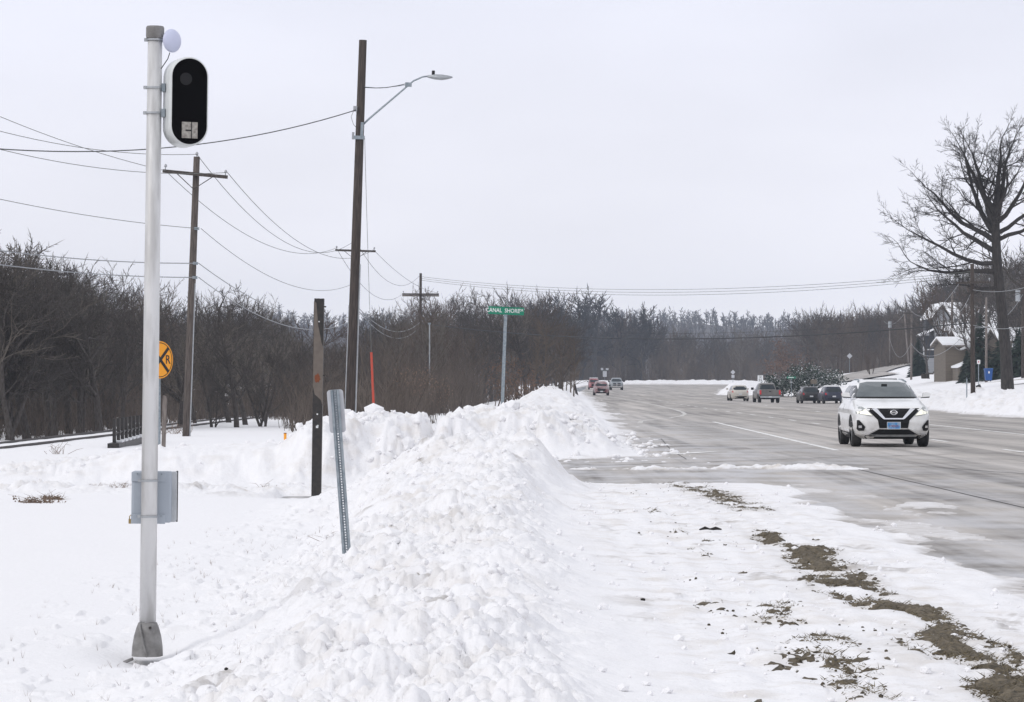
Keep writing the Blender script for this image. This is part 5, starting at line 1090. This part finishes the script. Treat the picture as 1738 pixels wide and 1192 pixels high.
def small_car(name, label, cat, loc, rz, rings, paint, win_z, roof_z, wheels=(.85, 3.55), r=.34, face='front', pick=False, group=None, snow_roof=False, lights=True):
    B = Body(rings); t = thing(name, label, cat, loc, rz, group); link('body', B.mesh(M[paint], 2, 48), t); w = rings[3][3]; zt = rings[-1][0]
    ww = B.at(win_z)[2]*.86; wt = B.at(roof_z)[2]*.84
    for f_, nm in (('front', 'windscreen'), ('rear', 'rear_window')): part(nm, B.panel([(-ww, win_z), (ww, win_z), (wt, roof_z), (-wt, roof_z)], .012, f_, .15, .02), M['glass'], t)
    yf, yr = B.at(win_z)[:2]; yf2, yr2 = B.at(roof_z)[:2]
    for sg in (-1, 1):
        ym = (yf+yr)/2; part('side_window', B.panel([(yf+.35, win_z+.02), (ym-.04, win_z+.02), (ym-.04, roof_z), (yf2+.35, roof_z)], .01, sg, .3, .02), M['glass'], t)
        part('side_window', B.panel([(ym+.04, win_z+.02), (yr-.4, win_z+.02), (yr2-.35, roof_z), (ym+.04, roof_z)], .01, sg, .3, .02), M['glass'], t)
        zl_ = win_z-.22; part('headlight', B.panel([(sg*a*w, zl_+b_) for a, b_ in ((.60, -.04), (.93, -.02), (.93, .10), (.60, .08))], .012, 'front', .1, .03), M['hl'], t)
        part('tail_light', B.panel([(sg*a*w, zl_+b_) for a, b_ in ((.70, -.06), (.965, -.06), (.965, .20), (.80, .14), (.72, .05))], .012, 'rear', .1, .03), M['tail'], t)
        mz = win_z+.08; part('mirror', MB().box(sg*(w+.10)-.10, sg*(w+.10)+.10, yf+.45, yf+.55, mz-.07, mz+.09), M['plast'] if paint != 'pw2' else M[paint], t)
    part('grille', B.panel([(-.5*w, .52), (.5*w, .52), (.56*w, win_z-.22), (-.56*w, win_z-.22)], .012, 'front', .15, .03), M['plast'], t)
    part('front_bumper', B.panel([(-.85*w, .26), (.85*w, .26), (.85*w, .42), (-.85*w, .42)], .014, 'front', .15, .04), M['plast'], t)
    part('rear_bumper', B.panel([(-.90*w, .26), (.90*w, .26), (.90*w, .50), (-.90*w, .50)], .014, 'rear', .15, .04), M['plast'], t)
    for f_, off in (('rear', B.rear(0, .7)+.02), ('front', B.front(0, .45)-.05)): part('number_plate', MB().box(-.16, .16, off-.01, off+.01, .62 if f_ == 'rear' else .40, .75 if f_ == 'rear' else .53), M['plate_w'], t)
    arches(t, B, wheels, r)
    for y in wheels:
        for sg in (-1, 1): wheel(t, sg*(w-.12), y, r, sg, .22)
    return t, B
def suvr(L=4.5, w=.92, H=1.62, nose=1.0, belt=1.02, vert=.0):
    return [(.24, .15, L-.12, w*.9, 5), (.40, .03, L-.02, w*.985, 5), (.62, 0, L, w, 5), (.82, .03, L, w, 5), (.95, .15, L-.02, w*.98, 5), (belt, 1.0, L-.05, w*.955, 5), (belt+.06, 1.22-vert, L-.10, w*.92, 5.5), (H-.22, 1.62-vert, L-.36, w*.80, 5.5), (H-.08, 1.95-vert, L-.50, w*.72, 5), (H, 2.4-vert, L-.85, w*.5, 4)]
# coming from the bend
def gp(px, py, d): p = W(px, 0, d); return (p.x, d, zl(p.x, d))
small_car('red_suv', 'maroon suv streaked with road salt coming towards us, nearest of the three far cars', 'car', gp(1021, 0, 338), 0, suvr(4.5, .90, 1.66), 'pmaroon', 1.09, 1.50)
small_car('red_van', 'tall red off-roader with a white roof at the far left of the bend', 'car', gp(1008.5, 0, 470), 0, suvr(4.4, .90, 1.84, belt=1.10, vert=.35), 'pred', 1.17, 1.66)
bpy.data.objects['red_van'].children[0]
o = part('snowy_roof', MB().box(-.66, .66, 1.6, 3.9, 1.78, 1.90), M['snow_s'], bpy.data.objects['red_van']); bevel(o, .05)
def pickup(label, loc, rz, paint, bump):
    L = 5.8; w = 1.0; t = thing('pickup_truck', label, 'truck', loc, rz)
    Bc = Body([(.38, .1, 3.75, w*.93, 6), (.60, .02, 3.78, w, 6), (.95, 0, 3.78, w, 6), (1.12, .06, 3.77, w*.98, 6), (1.20, .95, 3.76, w*.95, 6), (1.27, 1.35, 3.74, w*.91, 6), (1.62, 1.80, 3.60, w*.80, 6), (1.80, 2.05, 3.50, w*.74, 5), (1.88, 2.4, 3.25, w*.6, 4)])
    link('cab', Bc.mesh(M[paint], 2, 56), t)
    o = part('bed_side', MB().box(-w, -w+.08, 3.80, L, .60, 1.24), M[paint], t); bevel(o, .02); o = part('bed_side', MB().box(w-.08, w, 3.80, L, .60, 1.24), M[paint], t); bevel(o, .02)
    o = part('tailgate', MB().box(-w+.10, w-.10, L-.08, L+.005, .66, 1.23), M[paint], t); bevel(o, .02); part('bed_floor', MB().box(-w+.081, w-.081, 3.80, L-.09, .60, .70), M['plast'], t)
    part('gate_emblem', MB().box(-.10, .10, L+.006, L+.012, 1.05, 1.13), M['plast'], t)
    part('windscreen', Bc.panel([(-.78, 1.31), (.78, 1.31), (.66, 1.73), (-.66, 1.73)], .012, 'front', .15, .02), M['glass'], t); part('rear_window', Bc.panel([(-.76, 1.29), (.76, 1.29), (.66, 1.73), (-.66, 1.73)], .012, 'rear', .15, .02), M['glass'], t)
    for sg in (-1, 1):
        part('side_window', Bc.panel([(1.75, 1.29), (2.6, 1.29), (2.6, 1.68), (2.15, 1.68)], .01, sg, .3, .02), M['glass'], t); part('side_window', Bc.panel([(2.68, 1.29), (3.5, 1.29), (3.35, 1.68), (2.68, 1.68)], .01, sg, .3, .02), M['glass'], t)
        part('tail_light', MB().box(sg*.91-.085, sg*.91+.085, L-.02, L+.02, .80, 1.20), M['tail'], t)
        part('headlight', Bc.panel([(sg*a, b_) for a, b_ in ((.62, .88), (.93, .88), (.93, 1.06), (.62, 1.06))], .012, 'front', .1, .03), M['hl'], t)
        part('mirror', MB().box(sg*1.17-.12, sg*1.17+.12, 1.75, 1.87, 1.22, 1.45), M['plast'], t)
        part('mirror_arm', MB().box(sg*1.0-.06, sg*1.0+.06, 1.78, 1.84, 1.28, 1.33), M['plast'], t)
    gr = part('grille', Bc.panel([(-.55, .68), (.55, .68), (.58, 1.06), (-.58, 1.06)], .012, 'front', .12, .03), M['plast'], t)
    part('grille_bar', Bc.panel([(-.58, .83), (.58, .83), (.58, .89), (-.58, .89)], .025, 'front', .12, .02), M['chrome'], gr); part('grille_bar', Bc.panel([(-.05, .68), (.05, .68), (.05, 1.06), (-.05, 1.06)], .027, 'front', .12, .02), M['chrome'], gr)
    part('front_bumper', Bc.panel([(-.93, .46), (.93, .46), (.93, .64), (-.93, .64)], .04, 'front', .12, .06), M[bump], t)
    o = part('rear_bumper', MB().box(-.93, .93, L+.0, L+.14, .48, .64), M[bump], t); bevel(o, .02); part('number_plate', MB().box(-.15, .15, L+.141, L+.15, .52, .63), M['plate_w'], t)
    part('chassis', MB().box(-.55, .55, .6, L-.2, .34, .599), M['plast'], t)
    for y in (.98, 4.70):
        for sg in (-1, 1): wheel(t, sg*(w-.14), y, .41, sg, .27)
        if y < 3: arches(t, Bc, (y,), .41)
    for sg in (-1, 1): part('wheel_arch', MB().prism([(4.70+.48*math.cos(a), max(.41+.48*math.sin(a), .6)) for a in np.linspace(.2, math.pi-.2, 14)], sg*(w+.002), sg*(w+.02), 'x'), M['plast'], t)
    return t
pickup('grey silver pickup truck coming towards us behind the maroon suv', gp(1047, 0, 452), 0, 'psil', 'chrome')
def away(px, d, L, f, **k):   # rear end stands at distance d, heading away
    x = (px-PX)/F*d; return Vector((x, d+L, zl(x, d+1)))
rz = R(180)
small_car('off_white_suv', 'off white suv seen from behind, leftmost of the queue at the junction', 'car', away(1254.5, 292, 4.6, 0), rz+R(1.5), suvr(4.6, .93, 1.62), 'pw2', 1.12, 1.48)
pickup('grey brown pickup truck seen from behind with red tail lamps', away(1302.5, 276, 5.8, 0), rz+R(2.5), 'pgrey', 'galv_lt')
small_car('black_suv', 'black suv with red tail lamps in the queue, right of the pickup', 'car', away(1374, 283, 4.5, 0), rz+R(2.5), suvr(4.5, .93, 1.64), 'pblk', 1.10, 1.50)
t, Bn = small_car('navy_suv', 'navy suv with snow on its roof partly hidden by the white crossover', 'car', away(1411, 276, 4.5, 0), rz+R(3.5), suvr(4.5, .95, 1.66), 'pblue', 1.10, 1.50)
part('snowy_roof', MB().prism([(-.60, 1.60), (.60, 1.60), (.55, 1.70), (.2, 1.73), (-.3, 1.725), (-.56, 1.69)], 1.9, 4.0), M['snow_s'], t)

# ------------------------------------------------------------------ weeds, sticks, clods
def weeds(name, label, px, py, n, h, spread, m='weed', r0=.0035, lean=.5, cat='plant', leaf=0, group=None):
    p = G(px, py); g = np.random.default_rng(int(px+py)); d = p.y; Tz = float(snow_T(np.array([p.x]), np.array([p.y]))[0][0]); t = thing(name, label, cat, (p.x, p.y, p.z+max(Tz, -.02)-.02), 0, group); mb = MB()
    for i in range(n):
        a = Vector((g.normal(0, spread), g.normal(0, spread*.7), -.03)); hh = h*g.uniform(.4, 1.1); q = a+Vector((g.normal(0, lean)*hh, g.normal(0, lean*.6)*hh, hh*.6)); e_ = q+Vector((g.normal(0, lean)*hh, g.normal(0, lean*.6)*hh, hh*g.uniform(-.1, .5)))
        mb.tube([a, q, e_], [r0, r0*.8, r0*.4], 4, False)
        for k in range(leaf): c_ = a.lerp(q, g.uniform(.3, 1))+Vector(g.normal(0, .02, 3)); s_ = .014; mb.add([c_+Vector((-s_, 0, 0)), c_+Vector((0, 0, s_)), c_+Vector((s_, .01, 0)), c_+Vector((0, 0, -s_))], [(0, 1, 2, 3)])
    part('stems', mb, M[m], t); return t
weeds('weed_tuft', 'flattened brown weed clump lying in the snow left of the grey cabinet', 62, 866, 60, .22, .17, leaf=5)
weeds('weed_tuft', 'brown weed clump right beside the first, nearer the grey cabinet', 88, 860, 44, .20, .10, leaf=5)
weeds('weed_tuft', 'row of short weed stubs left of the grey cabinet', 198, 845, 40, .12, .22)
weeds('weed_tuft', 'few dry stems in the snow right of the cabinet', 372, 832, 12, .16, .08)
weeds('weed_tuft', 'dry stalks standing between the cabinet and the black post', 455, 838, 14, .22, .08)
weeds('weed_tuft', 'small stalks just left of the foot of the black post', 495, 832, 12, .16, .10)
weeds('weed_tuft', 'pale dry grass curls at the foot of the leaning post', 560, 962, 8, .16, .035, lean=.7, r0=.0028)
weeds('weed_tuft', 'thin branching weed on the snow near the railway', 100, 778, 16, .5, .10, r0=.006)
weeds('weed_tuft', 'brown weeds at the foot of the pale wooden stake', 288, 742, 40, .7, .45, r0=.007)
mb = MB(); g = np.random.default_rng(8)
for i in range(260):
    x = g.uniform(-4.2, -1.6); y = g.uniform(17, 40); T_, *_ = snow_T(np.array([x]), np.array([y])); z = zl(x, y)+float(T_[0]); h = g.uniform(.02, .07)
    for k in range(3): dx, dy = g.normal(0, .02, 2); mb.add([(x-.0012, y, z-.01), (x+.0012, y, z-.01), (x+dx*1.5, y+dy, z+h)], [(0, 1, 2)])
o = link('grass_blades', mb.data('grass_blades', M['weed'])); o['kind'] = 'stuff'
def ico(mb, c_, r, g, sub=1, sq=.8):
    bm = bmesh.new(); bmesh.ops.create_icosphere(bm, subdivisions=sub, radius=1); s3 = (r*g.uniform(.7, 1.3), r*g.uniform(.7, 1.3), r*sq*g.uniform(.7, 1.2)); k = len(mb.v)
    for v in bm.verts: j = g.uniform(.75, 1.2); mb.v.append((c_[0]+v.co.x*s3[0]*j, c_[1]+v.co.y*s3[1]*j, c_[2]+v.co.z*s3[2]*j))
    bm.verts.index_update(); mb.f += [tuple(v.index+k for v in f.verts) for f in bm.faces]; bm.free()
def scatter_bits(name, n, xr, yr, rr, m, test, sub=1, power=2.5, sink=.4):
    xs = rng.uniform(*xr, n*4); ys = np.exp(rng.uniform(np.log(yr[0]), np.log(yr[1]), n*4)); T_, di, sl, mu = snow_T(xs, ys); k = np.where(test(xs, ys, T_, di, sl, mu))[0][:n]; z = zb(xs, ys)+T_; mb = MB(); g = np.random.default_rng(n)
    for i in k: r = rr[0]+(rr[1]-rr[0])*g.uniform()**power; ico(mb, (xs[i], ys[i], z[i]+r*sink), r, g, sub)
    o = link(name, mb.data(name, M[m], sub > 1)); o['kind'] = 'stuff'; return o
scatter_bits('snow_chunks', 1500, (-3.2, .5), (14, 50), (.008, .045), 'snow', lambda x, y, T, d, s, m: (d > .10) & (x < .35+.12*np.sin(y*2)), 2, 2.6, .15)
scatter_bits('snow_crumbs', 600, (.0, 4.6), (14, 60), (.006, .035), 'snow', lambda x, y, T, d, s, m: T > .01, 1, 2.5)
scatter_bits('bank_chunks', 900, (-9, 4), (58, 90), (.02, .11), 'snow', lambda x, y, T, d, s, m: d > .25, 2, 2.5, .15)
scatter_bits('mud_clods', 1300, (.9, 3.6), (14, 46), (.002, .013), 'clod', lambda x, y, T, d, s, m: (m > .12) | ((np.abs(x-1.9) < .7) & (hsh(np.floor(x*2), np.floor(y*1.5), 9) > .8) & (rng.uniform(0, 1, len(x)) < .22)), 1, 2)
scatter_bits('dirt_specks', 420, (-2.6, 1.2), (15, 50), (.004, .018), 'debris', lambda x, y, T, d, s, m: s > .3, 1, 2)
p = G(1205, 912); T_ = float(snow_T(np.array([p.x]), np.array([p.y]))[0][0]); mb = MB()
mb.tube([(-.11, 0, .01), (-.05, .01, .022), (0, 0, .012), (.06, -.01, .025), (.12, .01, .012)], [.006, .022, .012, .018, .006], 6)
o = link('rubber_scrap', mb.data('rubber_scrap', M['debris']), None, (p.x, p.y, p.z+T_)); tag(o, 'torn black scrap lying on the packed snow verge', 'debris')

scatter_bits('snow_blocks', 34, (-4.6, 2.0), (59, 70), (.07, .22), 'snow', lambda x, y, T, d, s, m: T > .45, 1, 1.6, .25)
scatter_bits('snow_blocks', 26, (-2.2, .2), (22, 48), (.05, .13), 'snow', lambda x, y, T, d, s, m: d > .3, 1, 1.5, .05)
# flattened dead grass showing through the thawed strip
xs = rng.uniform(1.6, 3.5, 60000); ys_ = np.exp(rng.uniform(np.log(14), np.log(46), 60000)); T_, di, sl, mu = snow_T(xs, ys_); k = np.where((mu > .10) & (rng.uniform(0, 1, len(xs)) < .25+mu))[0][:9000]
P = np.stack([xs[k], ys_[k], zb(xs[k], ys_[k])+T_[k]+.004], -1); n = len(k); an = rng.uniform(0, 6.28, n); L = rng.uniform(.015, .06, n); Q = P+np.stack([np.cos(an)*L, np.sin(an)*L*.6, rng.uniform(.1, .7, n)*L], -1)
o = link('dead_grass', tri_mass('dead_grass', (P, Q, rng.uniform(.0015, .004, n)), mat('dead_grass_blades', (.20, .165, .10), .9, col2=(.09, .075, .05), scale=14))); o['kind'] = 'stuff'
# cleared driveway beside the bin
mb = MB(); pts = [Vector(((px-PX)/F*d, d)) for px, d in ((1650, 232), (1690, 222), (1740, 214), (1800, 208))]
for i, p in enumerate(pts):
    for off in (-7.0, 3.0): mb.v.append((p.x, p.y+off, zl(p.x, p.y+off)+.46))
for i in range(3): mb.f.append((2*i, 2*i+1, 2*i+3, 2*i+2))
o = link('driveway', mb.data('driveway', M['asphalt'])); o['kind'] = 'structure'

# ------------------------------------------------------------------ winter haze
hm = bpy.data.materials.new('winter_haze'); hm.use_nodes = True; nt = hm.node_tree; nt.nodes.clear(); oo = nt.nodes.new('ShaderNodeOutputMaterial'); pv = nt.nodes.new('ShaderNodeVolumePrincipled')
pv.inputs['Color'].default_value = (.72, .83, 1, 1); pv.inputs['Density'].default_value = .00017; pv.inputs['Anisotropy'].default_value = 0.0; nt.links.new(pv.outputs[0], oo.inputs['Volume'])
hz = link('haze', MB().box(-3900, 3900, -30, 2900, -4, 95).data('haze', hm)); hz['kind'] = 'stuff'
